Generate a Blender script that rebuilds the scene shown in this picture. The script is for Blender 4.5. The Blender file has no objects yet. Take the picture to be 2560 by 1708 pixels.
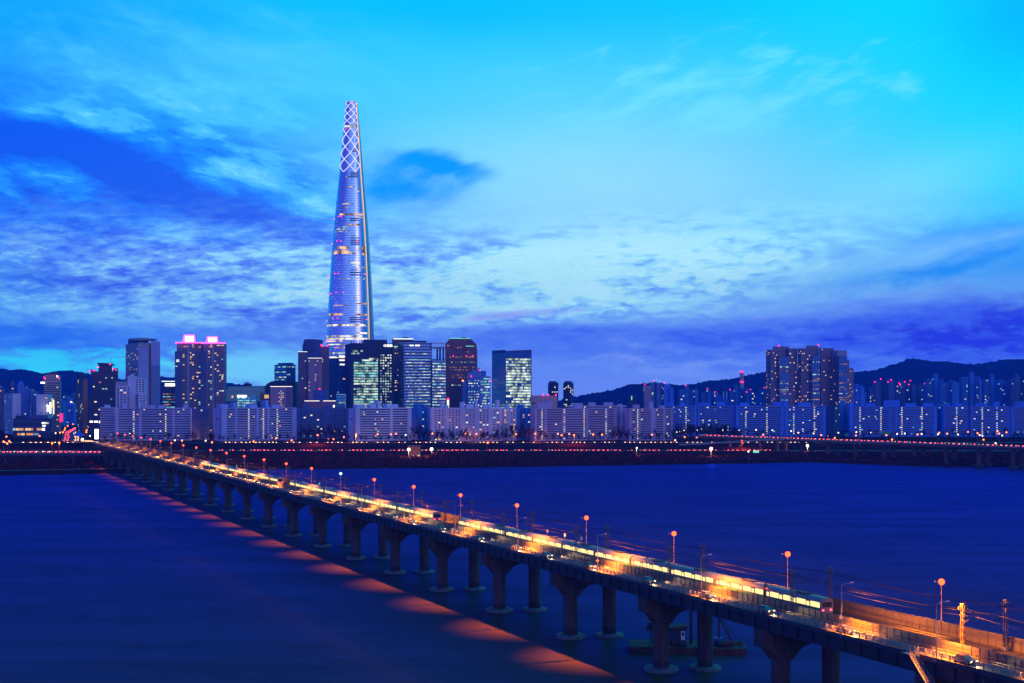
import bpy, bmesh, math, random
from mathutils import Vector, Matrix
R = math.radians
random.seed(7)
scene = bpy.context.scene
col = scene.collection

# ---------------------------------------------------------------- camera
HC = 68.4            # camera height above the water (m)
FPX = 3300.0         # focal length in photograph pixels (2560 wide)
PX, PY = 1280.0, 992.0
cam_d = bpy.data.cameras.new("camera")
cam = bpy.data.objects.new("camera", cam_d)
col.objects.link(cam)
cam.location = (0, 0, HC)
cam.rotation_euler = (R(90), 0, 0)
cam_d.sensor_width = 36.0
cam_d.lens = FPX / 2560 * 36
cam_d.shift_y = (PY - 854.0) / 2560
cam_d.clip_start = 1.0
cam_d.clip_end = 60000
scene.camera = cam

# ---------------------------------------------------------------- colour management
scene.view_settings.view_transform = 'Standard'
scene.view_settings.look = 'None'
scene.view_settings.exposure = 0
scene.view_settings.gamma = 1
scene.cycles.max_bounces = 5
scene.cycles.diffuse_bounces = 2
scene.cycles.glossy_bounces = 3
scene.cycles.transmission_bounces = 2
scene.cycles.volume_bounces = 0
scene.cycles.sample_clamp_indirect = 4.0
scene.cycles.caustics_reflective = False
scene.cycles.caustics_refractive = False

def lin(c):
    """sRGB 0..255 -> linear"""
    o = []
    for v in c[:3]:
        v = v / 255.0
        o.append(v / 12.92 if v <= 0.04045 else ((v + 0.055) / 1.055) ** 2.4)
    return (o[0], o[1], o[2], 1.0)

# ---------------------------------------------------------------- small node language
class S:
    nt = None
    def __init__(self, s): self.s = s
    @staticmethod
    def m(op, *a, clamp=False):
        n = S.nt.nodes.new('ShaderNodeMath'); n.operation = op; n.use_clamp = clamp
        for i, v in enumerate(a):
            if isinstance(v, S): S.nt.links.new(v.s, n.inputs[i])
            else: n.inputs[i].default_value = v
        return S(n.outputs[0])
    def __add__(s, o): return S.m('ADD', s, o)
    __radd__ = __add__
    def __sub__(s, o): return S.m('SUBTRACT', s, o)
    def __rsub__(s, o): return S.m('SUBTRACT', o, s)
    def __mul__(s, o): return S.m('MULTIPLY', s, o)
    __rmul__ = __mul__
    def __truediv__(s, o): return S.m('DIVIDE', s, o)
    def __rtruediv__(s, o): return S.m('DIVIDE', o, s)
    def clamp(s): return S.m('ADD', s, 0.0, clamp=True)
def smax(a, b): return S.m('MAXIMUM', a, b)
def ramp01(x, a, b):
    n = S.nt.nodes.new('ShaderNodeMapRange'); n.interpolation_type = 'SMOOTHSTEP'
    S.nt.links.new(x.s, n.inputs[0]); n.inputs[1].default_value = a; n.inputs[2].default_value = b
    return S(n.outputs[0])
def mixc(f, a, b):
    n = S.nt.nodes.new('ShaderNodeMix'); n.data_type = 'RGBA'; n.clamp_factor = True
    if isinstance(f, S): S.nt.links.new(f.s, n.inputs[0])
    else: n.inputs[0].default_value = f
    for v, i in ((a, 6), (b, 7)):
        if isinstance(v, S): S.nt.links.new(v.s, n.inputs[i])
        else: n.inputs[i].default_value = v
    return S(n.outputs[2])
def comb(x, y, z):
    n = S.nt.nodes.new('ShaderNodeCombineXYZ')
    for i, v in enumerate((x, y, z)):
        if isinstance(v, S): S.nt.links.new(v.s, n.inputs[i])
        else: n.inputs[i].default_value = v
    return S(n.outputs[0])
def noise(v, scale, detail=4, rough=0.55, dist=0.0):
    n = S.nt.nodes.new('ShaderNodeTexNoise')
    S.nt.links.new(v.s, n.inputs['Vector']); n.inputs['Scale'].default_value = scale
    n.inputs['Detail'].default_value = detail; n.inputs['Roughness'].default_value = rough
    n.inputs['Distortion'].default_value = dist
    return S(n.outputs[0])

# ---------------------------------------------------------------- sky (world)
SUN_EL, SUN_ROT = R(9), R(158)     # afterglow behind the viewer's right shoulder
w = bpy.data.worlds.new("World"); scene.world = w
w.use_nodes = True
nt = w.node_tree; nt.nodes.clear(); S.nt = nt
out = nt.nodes.new('ShaderNodeOutputWorld'); bg = nt.nodes.new('ShaderNodeBackground')
tc = nt.nodes.new('ShaderNodeTexCoord'); sx = nt.nodes.new('ShaderNodeSeparateXYZ')
nt.links.new(tc.outputs['Generated'], sx.inputs[0])
X, Y, Z = S(sx.outputs[0]), S(sx.outputs[1]), S(sx.outputs[2])
yy = smax(Y, 0.25)
U = X / yy                  # eastward slope of the direction, -0.39 .. 0.39 over the river
V = Z / yy                  # upward slope, 0 .. 0.30
zc = smax(Z, 0.0) + 0.035
pl = comb(X / zc, Y / zc, 0.0)                 # a flat cloud deck far above
pw = comb(X / zc * 1.0, Y / zc * 0.42, 3.0)     # streets of cloud drawn out along the view
na = noise(pw, 0.55, 5, 0.58, 0.5)
def turned(deg, k):
    """direction coordinates turned by deg and squeezed k times across, so that noise draws out into streaks"""
    cs, sn = math.cos(R(deg)), math.sin(R(deg))
    return comb(U * cs + V * sn, (V * cs - U * sn) * k, 0.0)
nb = noise(turned(-17, 3.0), 11.0, 7, 0.62, 0.35)     # cloud banks slanting down to the east
nb2 = noise(turned(-14, 3.4), 24.0, 5, 0.6, 0.3)
nc = noise(turned(16, 3.0), 16.0, 7, 0.62, 0.35)      # wisps slanting up to the east
nd = noise(turned(-2, 4.2), 17.0, 8, 0.66, 0.3)       # low flat bars near the horizon
ne = noise(turned(3, 3.4), 60.0, 5, 0.62, 0.2)        # fine ripple
def blob(cx, cy, sx_, sy_, k=1.0, rot=0.0):
    """soft patch; centre and size given in 2350 px wide units of the sky map; rot > 0 slants down to the east"""
    u0, v0 = (cx - 1175) / 3029.0, (910.6 - cy) / 3029.0
    du, dv = U - u0, V - v0
    if rot:
        cs, sn = math.cos(R(rot)), math.sin(R(rot))
        du, dv = du * cs - dv * sn, dv * cs + du * sn
    du = du * (3029.0 / sx_); dv = dv * (3029.0 / sy_)
    e = S.m('EXPONENT', (du * du + dv * dv) * -1.0)
    return e * k if k != 1.0 else e
def cloud(field, n, k, lo, hi):
    """cloud whose edge is torn by the noise n"""
    gate = S.m('MULTIPLY', field, 2.2, clamp=True)
    return ramp01(field + (n - 0.5) * gate * (k * 2.3), lo - 0.12, hi + 0.25)
C = lin
rp = nt.nodes.new('ShaderNodeValToRGB'); cr = rp.color_ramp; cr.interpolation = 'EASE'
stops = [(0.0, (105, 140, 242)), (0.035, (92, 132, 240)), (0.06, (125, 180, 245)), (0.10, (135, 212, 246)), (0.165, (105, 208, 247)),
         (0.225, (52, 194, 250)), (0.30, (0, 182, 250)), (0.33, (0, 168, 246)), (0.43, (0, 50, 188)), (0.8, (0, 26, 150)), (1.0, (0, 15, 120))]
while len(cr.elements) < len(stops): cr.elements.new(0.5)
for e, (p, c) in zip(cr.elements, stops): e.position = p; e.color = C(c)
nt.links.new(V.s, rp.inputs[0])
c = S(rp.outputs[0])
# east: clean cyan, deeper blue edge
c = mixc(ramp01(U, 0.08, 0.36) * ramp01(V, 0.08, 0.17), c, C((0, 205, 250)))
c = mixc(blob(1400, 500, 560, 230, 0.85), c, C((150, 218, 240)))
c = mixc(blob(1950, 480, 330, 80, 0.75, -17), c, C((132, 224, 247)))
c = mixc(blob(2370, 20, 220, 150, 0.8), c, C((0, 165, 245)))
c = mixc(cloud(blob(2180, 585, 330, 62, 1.0, -14), nc, 0.9, 0.25, 0.8), c, C((8, 150, 244)))
c = mixc(blob(2330, 600, 190, 80, 0.7), c, C((5, 140, 243)))
# west: deep blue side
def tones(t, *stops):
    n = S.nt.nodes.new('ShaderNodeValToRGB'); r_ = n.color_ramp; r_.interpolation = 'EASE'
    while len(r_.elements) < len(stops): r_.elements.new(0.5)
    for e, (p, k) in zip(r_.elements, stops): e.position = p; e.color = C(k)
    S.nt.links.new(t.s, n.inputs[0]); return S(n.outputs[0])
c = mixc(ramp01(U, -0.12, -0.46) * 0.7, c, C((10, 128, 242)))
c = mixc(blob(130, 40, 420, 110, 0.85), c, C((10, 156, 249)))
c = mixc(blob(1000, 20, 300, 60, 0.7), c, C((0, 175, 250)))
c = mixc(cloud(blob(430, 170, 460, 150), nb, 0.9, 0.2, 1.0) * 0.7, c, C((80, 194, 250)))
# broken streaky cloud over the whole west; banks darken it, gaps brighten it
tl = (nb * 0.60 + nb2 * 0.30 + ne * 0.10 - 0.5) * 3.0 + 0.55
dark = (blob(20, 190, 240, 80, 0.55, 10) + blob(110, 310, 260, 38, 0.45, 12) + blob(280, 400, 420, 50, 0.50, 19) + blob(520, 490, 300, 38, 0.42, 20)
        + blob(400, 325, 150, 26, 0.40, 12) + blob(90, 490, 380, 70, 0.34, 5) + blob(300, 585, 420, 34, 0.22, 7) + blob(40, 330, 110, 30, 0.3))
lightf = blob(560, 400, 260, 40, 0.30, 22) + blob(300, 300, 330, 30, 0.22, 14) + blob(250, 215, 360, 60, 0.32, 6) + blob(330, 660, 420, 50, 0.22) + blob(620, 545, 330, 26, 0.26, 14)
tl = tl - dark * 1.05 + lightf
wl = tones(tl, (0.0, (0, 74, 222)), (0.25, (0, 100, 234)), (0.5, (18, 134, 242)), (0.72, (64, 178, 247)), (1.0, (118, 214, 249)))
ml = (blob(20, 470, 600, 260, 1.5, 4) + blob(480, 480, 360, 165, 1.1, 8)).clamp()
c = mixc(ml * 0.93, c, wl)
# blue gap right of the tower
c = mixc(cloud(blob(935, 425, 135, 62, 1.15, -10) + blob(1000, 372, 120, 22, 0.7, 12), nc, 0.8, 0.2, 0.85), c, C((0, 148, 246)))
c = mixc(cloud(blob(700, 345, 190, 22, 0.9, -8), nc, 0.9, 0.35, 0.9) * 0.5, c, C((50, 160, 247)))
# middle: mottled purple-blue and pale bars
tm = (nd * 0.55 + ne * 0.45 - 0.5) * 3.4 + 0.56
tm = tm + blob(1250, 630, 520, 95, 0.34, -5) + blob(1500, 560, 420, 110, 0.30, -8) + blob(330, 725, 420, 30, 0.35) + blob(640, 585, 200, 22, 0.2) - blob(640, 722, 300, 26, 0.50) - blob(120, 640, 420, 60, 0.22) - blob(860, 560, 260, 60, 0.12) - blob(660, 775, 330, 26, 0.36) + blob(1000, 700, 420, 18, 0.2) + blob(640, 665, 260, 34, 0.26)
wm_ = tones(tm, (0.0, (52, 84, 226)), (0.30, (80, 124, 239)), (0.55, (112, 172, 245)), (0.80, (150, 224, 248)), (1.0, (184, 244, 247)))
mm = (blob(700, 650, 780, 105, 1.5, 2) + blob(1420, 620, 560, 90, 1.0, -6)).clamp()
c = mixc(mm * 0.92, c, wm_)
c = mixc(cloud(blob(2080, 590, 420, 36, 1.0, -11), nc, 1.0, 0.35, 1.0) * 0.9, c, C((126, 200, 247)))
# purple-blue cloud floor in the east
f5 = (blob(2330, 770, 560, 105, 1.5) + blob(1650, 800, 560, 56, 1.3) + blob(1250, 775, 260, 32, 0.9))
tf = (nd * 0.6 + ne * 0.4 - 0.5) * 2.0 + 0.60 - blob(2400, 740, 400, 90, 0.55, -6) - blob(1950, 775, 260, 34, 0.2) + blob(1350, 870, 560, 50, 0.4) + blob(1500, 700, 420, 20, 0.2)
wf_ = tones(tf, (0.0, (36, 52, 222)), (0.35, (62, 100, 234)), (0.65, (84, 128, 240)), (1.0, (122, 160, 244)))
c = mixc(cloud(f5, nd, 0.75, 0.25, 0.95), c, wf_)
c = mixc(cloud(blob(1180, 722, 190, 12, 1.0, -5), ne, 0.8, 0.35, 0.9) * 0.8, c, C((150, 160, 243)))
# low west: bright gap under dark bars
c = mixc(cloud(blob(90, 770, 330, 45, 1.0), nd, 1.2, 0.30, 0.95) * 0.85, c, C((16, 104, 238)))
c = mixc(cloud(blob(150, 832, 360, 34, 1.2), nd, 1.5, 0.45, 1.0), c, C((56, 220, 253)))
c = mixc(cloud(blob(570, 845, 200, 60, 1.2), nd, 1.0, 0.30, 0.9) * 0.9, c, C((120, 222, 251)))
# pale wisps high in the east
wf = blob(1480, 190, 420, 110, 0.9, -8) + blob(1800, 250, 420, 120, 0.8, -14)
c = mixc(cloud(wf, nc, 1.9, 0.62, 1.4) * 0.55, c, C((120, 222, 249)))
# all-over fine texture
c = mixc(ramp01(na, 0.50, 0.75) * 0.10, c, C((60, 110, 235)))
c = mixc(ramp01(ne, 0.5, 0.75) * ramp01(V, 0.2, 0.05) * 0.16, c, C((60, 100, 232)))
# sky behind the viewer (lights the facades): lavender afterglow
gb = ramp01(Z, 0.0, 0.55)
back = mixc(gb, (0.13, 0.18, 1.10, 1), (0.001, 0.014, 0.28, 1))
back = mixc(ramp01(X, 0.15, 0.9), back, (0.02, 0.11, 0.55, 1))
pale = ramp01(X, -0.34, 0.02) * ramp01(X, 0.95, 0.45) * S.m('EXPONENT', (Z - 0.27) * (Z - 0.27) * -14.0)
back = mixc(pale * 0.9, back, (0.30, 0.58, 1.30, 1))
c = mixc(ramp01(Y, 0.22, -0.25), c, back)
c = mixc(ramp01(Z, 0.0, -0.03), c, (0.006, 0.008, 0.06, 1))
nt.links.new(c.s, bg.inputs['Color']); bg.inputs['Strength'].default_value = 1.40
st = nt.nodes.new('ShaderNodeTexSky'); st.sky_type = 'NISHITA'; st.sun_disc = False
st.sun_elevation = R(1.0); st.sun_rotation = SUN_ROT
bg2 = nt.nodes.new('ShaderNodeBackground'); bg2.inputs['Strength'].default_value = 0.003
nt.links.new(st.outputs[0], bg2.inputs['Color'])
ad = nt.nodes.new('ShaderNodeAddShader')
nt.links.new(bg.outputs[0], ad.inputs[0]); nt.links.new(bg2.outputs[0], ad.inputs[1])
nt.links.new(ad.outputs[0], out.inputs['Surface'])
w.cycles.sampling_method = 'MANUAL'; w.cycles.sample_map_resolution = 512

# ---------------------------------------------------------------- sun: a weak, very soft afterglow
sd = bpy.data.lights.new("sun", 'SUN'); sd.energy = 0.22; sd.angle = R(20); sd.color = (1.0, 0.72, 0.95)
so = bpy.data.objects.new("sun", sd); col.objects.link(so)
_d = Vector((math.sin(SUN_ROT) * math.cos(SUN_EL), math.cos(SUN_ROT) * math.cos(SUN_EL), math.sin(SUN_EL)))
so.rotation_euler = (-_d).to_track_quat('-Z', 'Y').to_euler(); so.location = (0, 0, 900)

# ================================================================ helpers
CT, ST = math.cos(math.atan(1495 / FPX)), math.sin(math.atan(1495 / FPX))
def W(px, py, y):
    """a place seen at photograph pixel (px, py), y metres out over the river"""
    return Vector(((px - PX) / FPX * y, y, HC - (py - PY) / FPX * y))
def B(t, d, z):
    """bridge coordinates: t along, d across (from the viewer's side), z up"""
    return Vector((-t * ST + d * CT, t * CT + d * ST, z))
BROT = math.atan2(CT, -ST)     # heading of the bridge axis

class MB:
    def __init__(s): s.v = []; s.f = []
    def poly(s, pts):
        n = len(s.v); s.v += [tuple(p) for p in pts]; s.f.append(tuple(range(n, n + len(pts)))); return s
    def hexa(s, p):
        """8 corners: 4 bottom (ccw from above), 4 top"""
        n = len(s.v); s.v += [tuple(q) for q in p]
        for q in ((3, 2, 1, 0), (4, 5, 6, 7), (0, 1, 5, 4), (1, 2, 6, 5), (2, 3, 7, 6), (3, 0, 4, 7)):
            s.f.append(tuple(n + i for i in q))
        return s
    def box(s, x0, x1, y0, y1, z0, z1):
        return s.hexa([(x0, y0, z0), (x1, y0, z0), (x1, y1, z0), (x0, y1, z0), (x0, y0, z1), (x1, y0, z1), (x1, y1, z1), (x0, y1, z1)])
    def bbox(s, t0, t1, d0, d1, z0, z1):
        return s.hexa([B(t0, d0, z0), B(t0, d1, z0), B(t1, d1, z0), B(t1, d0, z0), B(t0, d0, z1), B(t0, d1, z1), B(t1, d1, z1), B(t1, d0, z1)])
    def tube(s, pts, r, n=6, r2=None, caps=True):
        pts = [Vector(p) for p in pts]; base = len(s.v); N = len(pts)
        for i, p in enumerate(pts):
            d = (pts[min(i + 1, N - 1)] - pts[max(i - 1, 0)]).normalized()
            a = d.orthogonal().normalized() if abs(d.z) > 0.99 else d.cross(Vector((0, 0, 1))).normalized()
            b = a.cross(d)
            rr = r if r2 is None else r + (r2 - r) * i / max(1, N - 1)
            for k in range(n):
                w_ = 2 * math.pi * k / n
                s.v.append(tuple(p + a * (rr * math.cos(w_)) + b * (rr * math.sin(w_))))
        for i in range(N - 1):
            for k in range(n):
                s.f.append((base + i * n + k, base + i * n + (k + 1) % n, base + (i + 1) * n + (k + 1) % n, base + (i + 1) * n + k))
        if caps:
            s.f.append(tuple(base + k for k in reversed(range(n)))); s.f.append(tuple(base + (N - 1) * n + k for k in range(n)))
        return s
    def lathe(s, c, prof, n=20):
        """prof: list of (radius, z) from bottom to top round the vertical through c"""
        base = len(s.v)
        for r, z in prof:
            for k in range(n):
                a = 2 * math.pi * k / n
                s.v.append((c[0] + r * math.cos(a), c[1] + r * math.sin(a), c[2] + z))
        for i in range(len(prof) - 1):
            for k in range(n):
                s.f.append((base + i * n + k, base + i * n + (k + 1) % n, base + (i + 1) * n + (k + 1) % n, base + (i + 1) * n + k))
        s.f.append(tuple(base + k for k in reversed(range(n)))); s.f.append(tuple(base + (len(prof) - 1) * n + k for k in range(n)))
        return s
    def prism(s, outline, dirv):
        """outline: list of points of one face; swept by dirv"""
        n = len(outline); base = len(s.v); dv = Vector(dirv)
        s.v += [tuple(p) for p in outline] + [tuple(Vector(p) + dv) for p in outline]
        s.f.append(tuple(base + k for k in reversed(range(n)))); s.f.append(tuple(base + n + k for k in range(n)))
        for k in range(n):
            s.f.append((base + k, base + (k + 1) % n, base + n + (k + 1) % n, base + n + k))
        return s
    def build(s, name, m, parent=None, smooth=False):
        off = woff(parent)
        me = bpy.data.meshes.new(name)
        v = [(a - off.x, b - off.y, c_ - off.z) for a, b, c_ in s.v] if parent else s.v
        me.from_pydata(v, [], s.f); me.update()
        me.materials.append(m)
        if smooth:
            me.polygons.foreach_set('use_smooth', [True] * len(me.polygons))
        o = bpy.data.objects.new(name, me); col.objects.link(o)
        if parent: o.parent = parent
        return o
def woff(o):
    v = Vector((0, 0, 0))
    while o is not None:
        v = v + o.location; o = o.parent
    return v
def tag(o, label=None, cat=None, group=None, kind=None):
    if label: o['label'] = label
    if cat: o['category'] = cat
    if group: o['group'] = group
    if kind: o['kind'] = kind
    return o
def thing(name, label, cat, loc=(0, 0, 0), rz=0.0, group=None):
    o = bpy.data.objects.new(name, None); col.objects.link(o)
    o.location = loc; o.rotation_euler = (0, 0, rz); o.empty_display_size = 1
    return tag(o, label, cat, group)
def kids(o): return KIDS.get(o.name, [])
KIDS = {}
def copy_tree(o, parent=None, sub=None):
    c_ = o.copy(); col.objects.link(c_)
    if parent is not None: c_.parent = parent
    for ch in list(o.children): copy_tree(ch, c_)
    return c_
def dup(root, loc, rz, label=None, group=None):
    r = copy_tree(root); r.location = loc; r.rotation_euler = (0, 0, rz)
    if label: r['label'] = label
    if group: r['group'] = group
    return r
ORD = "first second third fourth fifth sixth seventh eighth ninth tenth eleventh twelfth thirteenth fourteenth fifteenth sixteenth seventeenth eighteenth nineteenth twentieth".split()
def nth(i):
    if i < 20: return ORD[i]
    if i == 29: return "thirtieth"
    return ("twenty " if i < 30 else "thirty ") + ORD[i % 10]

# ================================================================ materials
def mat(name, c, rough=0.7, metal=0.0, var=0.0, scale=0.2, spec=0.5, bump=0.0, stretch=None):
    m = bpy.data.materials.new(name); m.use_nodes = True
    nt = m.node_tree; p = nt.nodes['Principled BSDF']
    p.inputs['Roughness'].default_value = rough; p.inputs['Metallic'].default_value = metal
    p.inputs['Specular IOR Level'].default_value = spec
    c4 = (c[0], c[1], c[2], 1)
    p.inputs['Base Color'].default_value = c4
    if var > 0 or bump > 0:
        tc = nt.nodes.new('ShaderNodeTexCoord'); n = nt.nodes.new('ShaderNodeTexNoise')
        n.inputs['Scale'].default_value = scale; n.inputs['Detail'].default_value = 5; n.inputs['Roughness'].default_value = 0.6
        src = tc.outputs['Object']
        if stretch:
            mp = nt.nodes.new('ShaderNodeMapping'); mp.inputs['Scale'].default_value = stretch
            nt.links.new(src, mp.inputs[0]); src = mp.outputs[0]
        nt.links.new(src, n.inputs['Vector'])
        if var > 0:
            r = nt.nodes.new('ShaderNodeValToRGB')
            r.color_ramp.elements[0].position = 0.3; r.color_ramp.elements[1].position = 0.72
            r.color_ramp.elements[0].color = tuple(v * (1 - var) for v in c[:3]) + (1,)
            r.color_ramp.elements[1].color = tuple(min(1, v * (1 + var)) for v in c[:3]) + (1,)
            nt.links.new(n.outputs[0], r.inputs[0]); nt.links.new(r.outputs[0], p.inputs['Base Color'])
        if bump > 0:
            bn = nt.nodes.new('ShaderNodeBump'); bn.inputs['Strength'].default_value = bump
            nt.links.new(n.outputs[0], bn.inputs['Height']); nt.links.new(bn.outputs[0], p.inputs['Normal'])
    return m
def glow(name, c, strength, light=False, mottled=None):
    """a thing that gives off light; mottled = scale of the uneven brightness of rooms behind a pane"""
    m = bpy.data.materials.new(name); m.use_nodes = True
    nt = m.node_tree; nt.nodes.clear(); S.nt = nt
    o = nt.nodes.new('ShaderNodeOutputMaterial'); e = nt.nodes.new('ShaderNodeEmission')
    e.inputs['Color'].default_value = (c[0], c[1], c[2], 1); e.inputs['Strength'].default_value = strength
    if mottled:
        g = nt.nodes.new('ShaderNodeNewGeometry')
        vn = nt.nodes.new('ShaderNodeTexNoise'); vn.inputs['Scale'].default_value = mottled; vn.inputs['Detail'].default_value = 2
        nt.links.new(g.outputs['Position'], vn.inputs['Vector'])
        f = ramp01(S(vn.outputs[0]), 0.36, 0.66) * strength + strength * 0.10
        nt.links.new(f.s, e.inputs['Strength'])
    nt.links.new(e.outputs[0], o.inputs['Surface'])
    m.cycles.emission_sampling = 'AUTO' if light else 'NONE'
    return m
M = dict(
    concrete=mat('concrete', (0.30, 0.25, 0.25), 0.85, var=0.22, scale=0.35),
    pier=mat('pier_concrete', (0.085, 0.05, 0.055), 0.85, var=0.3, scale=0.5, stretch=(1, 1, 0.25)),
    capstone=mat('pile_cap_concrete', (0.13, 0.13, 0.16), 0.8, var=0.35, scale=0.6),
    girder=mat('girder_steel', (0.035, 0.03, 0.06), 0.5, var=0.2, scale=0.3),
    asphalt=mat('asphalt', (0.050, 0.045, 0.042), 0.75, var=0.2, scale=0.4),
    ballast=mat('ballast', (0.06, 0.045, 0.035), 0.95, var=0.5, scale=1.2),
    barrier=mat('barrier_panel', (0.125, 0.104, 0.09), 0.55, var=0.18, scale=0.25),
    barpost=mat('barrier_post', (0.34, 0.31, 0.28), 0.5),
    rail=mat('guard_rail', (0.36, 0.32, 0.26), 0.45, metal=0.2),
    pole=mat('galvanised_pole', (0.24, 0.25, 0.30), 0.45, metal=0.5),
    redpole=mat('pole_sodium_tint', (0.35, 0.20, 0.18), 0.6),  # reddish sodium light on the lamp poles put into their colour
    mast=mat('lattice_mast', (0.14, 0.10, 0.12), 0.6),
    darkmetal=mat('dark_metal', (0.035, 0.03, 0.04), 0.6),
    wire=mat('wire', (0.015, 0.012, 0.015), 0.9, spec=0.0),
    gold=mat('brass_wire', (0.055, 0.035, 0.01), 0.8),
    white=mat('white_paint', (0.7, 0.7, 0.74), 0.6),
    rubber=mat('tyre_rubber', (0.02, 0.02, 0.02), 0.8),
    glass=mat('dark_glass', (0.012, 0.018, 0.04), 0.12, spec=0.8),
    train=mat('train_steel', (0.24, 0.215, 0.19), 0.4, metal=0.2, var=0.08, scale=0.2),
    traingreen=mat('train_green_band', (0.05, 0.36, 0.16), 0.4),
    earth=mat('earth', (0.07, 0.010, 0.009), 0.95, spec=0.0, var=0.45, scale=0.02),
    scrub=mat('scrub', (0.10, 0.014, 0.010), 0.95, spec=0.0, var=0.45, scale=0.08),
    bark=mat('bare_branches', (0.04, 0.014, 0.022), 0.9, spec=0.0),
    rust=mat('rusty_hull', (0.10, 0.035, 0.03), 0.8, var=0.4, scale=0.6),
)
M['trainwin'] = glow('train_window_light', (1.0, 0.74, 0.30), 1.5)
M['sodium'] = glow('sodium_lamp', (1.0, 0.058, 0.012), 7.0)
M['sodium_far'] = glow('far_sodium_lamp', (1.0, 0.16, 0.03), 7.0)
M['white_lamp'] = glow('white_lamp', (1.0, 0.80, 0.55), 4.0)
M['green_lamp'] = glow('green_white_lamp', (0.45, 1.0, 0.75), 3.0)
M['headlight'] = glow('headlight_glow', (1.0, 0.62, 0.26), 9.0)
M['taillight'] = glow('taillight_glow', (1.0, 0.025, 0.07), 16.0)
M['red'] = glow('red_beacon', (1.0, 0.015, 0.13), 5.0)
M['redsig'] = glow('red_signal', (1.0, 0.05, 0.03), 4.0)
M['greensig'] = glow('green_signal', (0.05, 1.0, 0.45), 4.0)
M['win_warm'] = glow('warm_window', (1.0, 0.62, 0.22), 1.1)
M['win_amber'] = glow('amber_window', (1.0, 0.36, 0.08), 0.9)
M['win_white'] = glow('white_window', (1.0, 0.95, 0.66), 1.2)
M['win_cool'] = glow('cool_window', (0.45, 0.95, 0.80), 0.75)
M['win_blue'] = glow('blue_window', (0.25, 0.62, 1.0), 0.5)
M['row_white'] = glow('lit_office_floor', (0.82, 1.0, 0.74), 1.3, mottled=0.13)
M['row_teal'] = glow('lit_teal_floor', (0.35, 0.92, 0.82), 1.0, mottled=0.11)
M['row_mix'] = glow('lit_dim_floor', (0.66, 0.98, 0.74), 1.0, mottled=0.16)
M['row_amber'] = glow('lit_amber_floor', (1.0, 0.45, 0.12), 0.6, mottled=0.12)
M['stripe_white'] = glow('lit_white_line', (0.85, 1.0, 0.92), 1.6)
M['stripe_magenta'] = glow('magenta_neon', (1.0, 0.08, 0.62), 3.2)
M['crown_white'] = glow('lit_crown', (1.0, 0.90, 0.80), 1.7)
M['sign_white'] = glow('lit_sign', (0.95, 1.0, 0.88), 3.0)
M['sign_red'] = glow('red_sign', (1.0, 0.02, 0.16), 2.0)
M['sign_teal'] = glow('teal_line', (0.25, 1.0, 0.75), 1.0)
M['sign_green'] = mat('green_road_sign', (0.03, 0.30, 0.20), 0.5)
def pier_material():
    m = M['pier']; nt = m.node_tree; S.nt = nt; p = nt.nodes['Principled BSDF']
    g = nt.nodes.new('ShaderNodeNewGeometry'); sp = nt.nodes.new('ShaderNodeSeparateXYZ'); nt.links.new(g.outputs['Position'], sp.inputs[0])
    z = S(sp.outputs[2]); src = S(p.inputs['Base Color'].links[0].from_socket)
    v = comb(S(sp.outputs[0]) * 0.9, S(sp.outputs[1]) * 0.9, z * 0.10); n = noise(v, 1.0, 5, 0.65)
    j = ramp01(S.m('ABSOLUTE', S.m('FRACT', z / 2.4) - 0.5), 0.455, 0.48)
    k = mixc(j * 0.55, src, (0.03, 0.018, 0.02, 1))
    k = mixc(ramp01(n, 0.52, 0.66) * 0.6, k, (0.15, 0.10, 0.10, 1))
    k = mixc(ramp01(z + n * 2.4, 4.4, 3.2) * 0.75, k, (0.022, 0.018, 0.02, 1))
    nt.links.new(k.s, p.inputs['Base Color'])
pier_material()
# walls
def wall(n, c, **k): M[n] = mat(n, c, k.pop('rough', 0.75), var=k.pop('var', 0.10), scale=k.pop('scale', 0.06), **k)
wall('wall_lavender', (0.50, 0.45, 0.72), var=0.2, scale=0.05, stretch=(1, 1, 0.25)); wall('wall_mauve', (0.50, 0.38, 0.62), var=0.2, scale=0.05, stretch=(1, 1, 0.25)); wall('wall_lilac', (0.40, 0.43, 0.76), var=0.2, scale=0.05, stretch=(1, 1, 0.25)); wall('wall_white', (0.62, 0.60, 0.80), var=0.2, scale=0.05, stretch=(1, 1, 0.25)); wall('wall_blue', (0.06, 0.20, 0.62), spec=0.2)
wall('wall_paleblue', (0.075, 0.25, 0.88), var=0.2, scale=0.05, stretch=(1, 1, 0.25), spec=0.2); wall('wall_purple', (0.20, 0.12, 0.22)); wall('wall_pinkbrown', (0.38, 0.25, 0.34))
wall('wall_brown', (0.20, 0.10, 0.10)); wall('wall_bronze', (0.24, 0.075, 0.07), rough=0.4); wall('wall_dark', (0.03, 0.04, 0.11))
wall('wall_darkblue', (0.04, 0.08, 0.24)); wall('wall_deepblue', (0.06, 0.11, 0.34)); wall('wall_tan', (0.40, 0.32, 0.34))
wall('wall_orange', (0.42, 0.13, 0.05)); wall('wall_grey', (0.36, 0.34, 0.44)); wall('wall_tower', (0.27, 0.19, 0.27))
wall('wall_slate', (0.16, 0.27, 0.46))
M['curtain'] = mat('curtain_glass', (0.10, 0.20, 0.42), 0.22, metal=0.55, spec=0.6)
M['curtain_teal'] = mat('teal_curtain_glass', (0.12, 0.46, 0.62), 0.25, metal=0.35, spec=0.6)
M['pane'] = mat('window_pane', (0.018, 0.022, 0.075), 0.25, spec=0.6)
M['pane_blue'] = mat('blue_window_pane', (0.02, 0.018, 0.07), 0.3, spec=0.5)
M['pane_red'] = mat('reddish_window_pane', (0.06, 0.03, 0.07), 0.3, spec=0.5)

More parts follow.
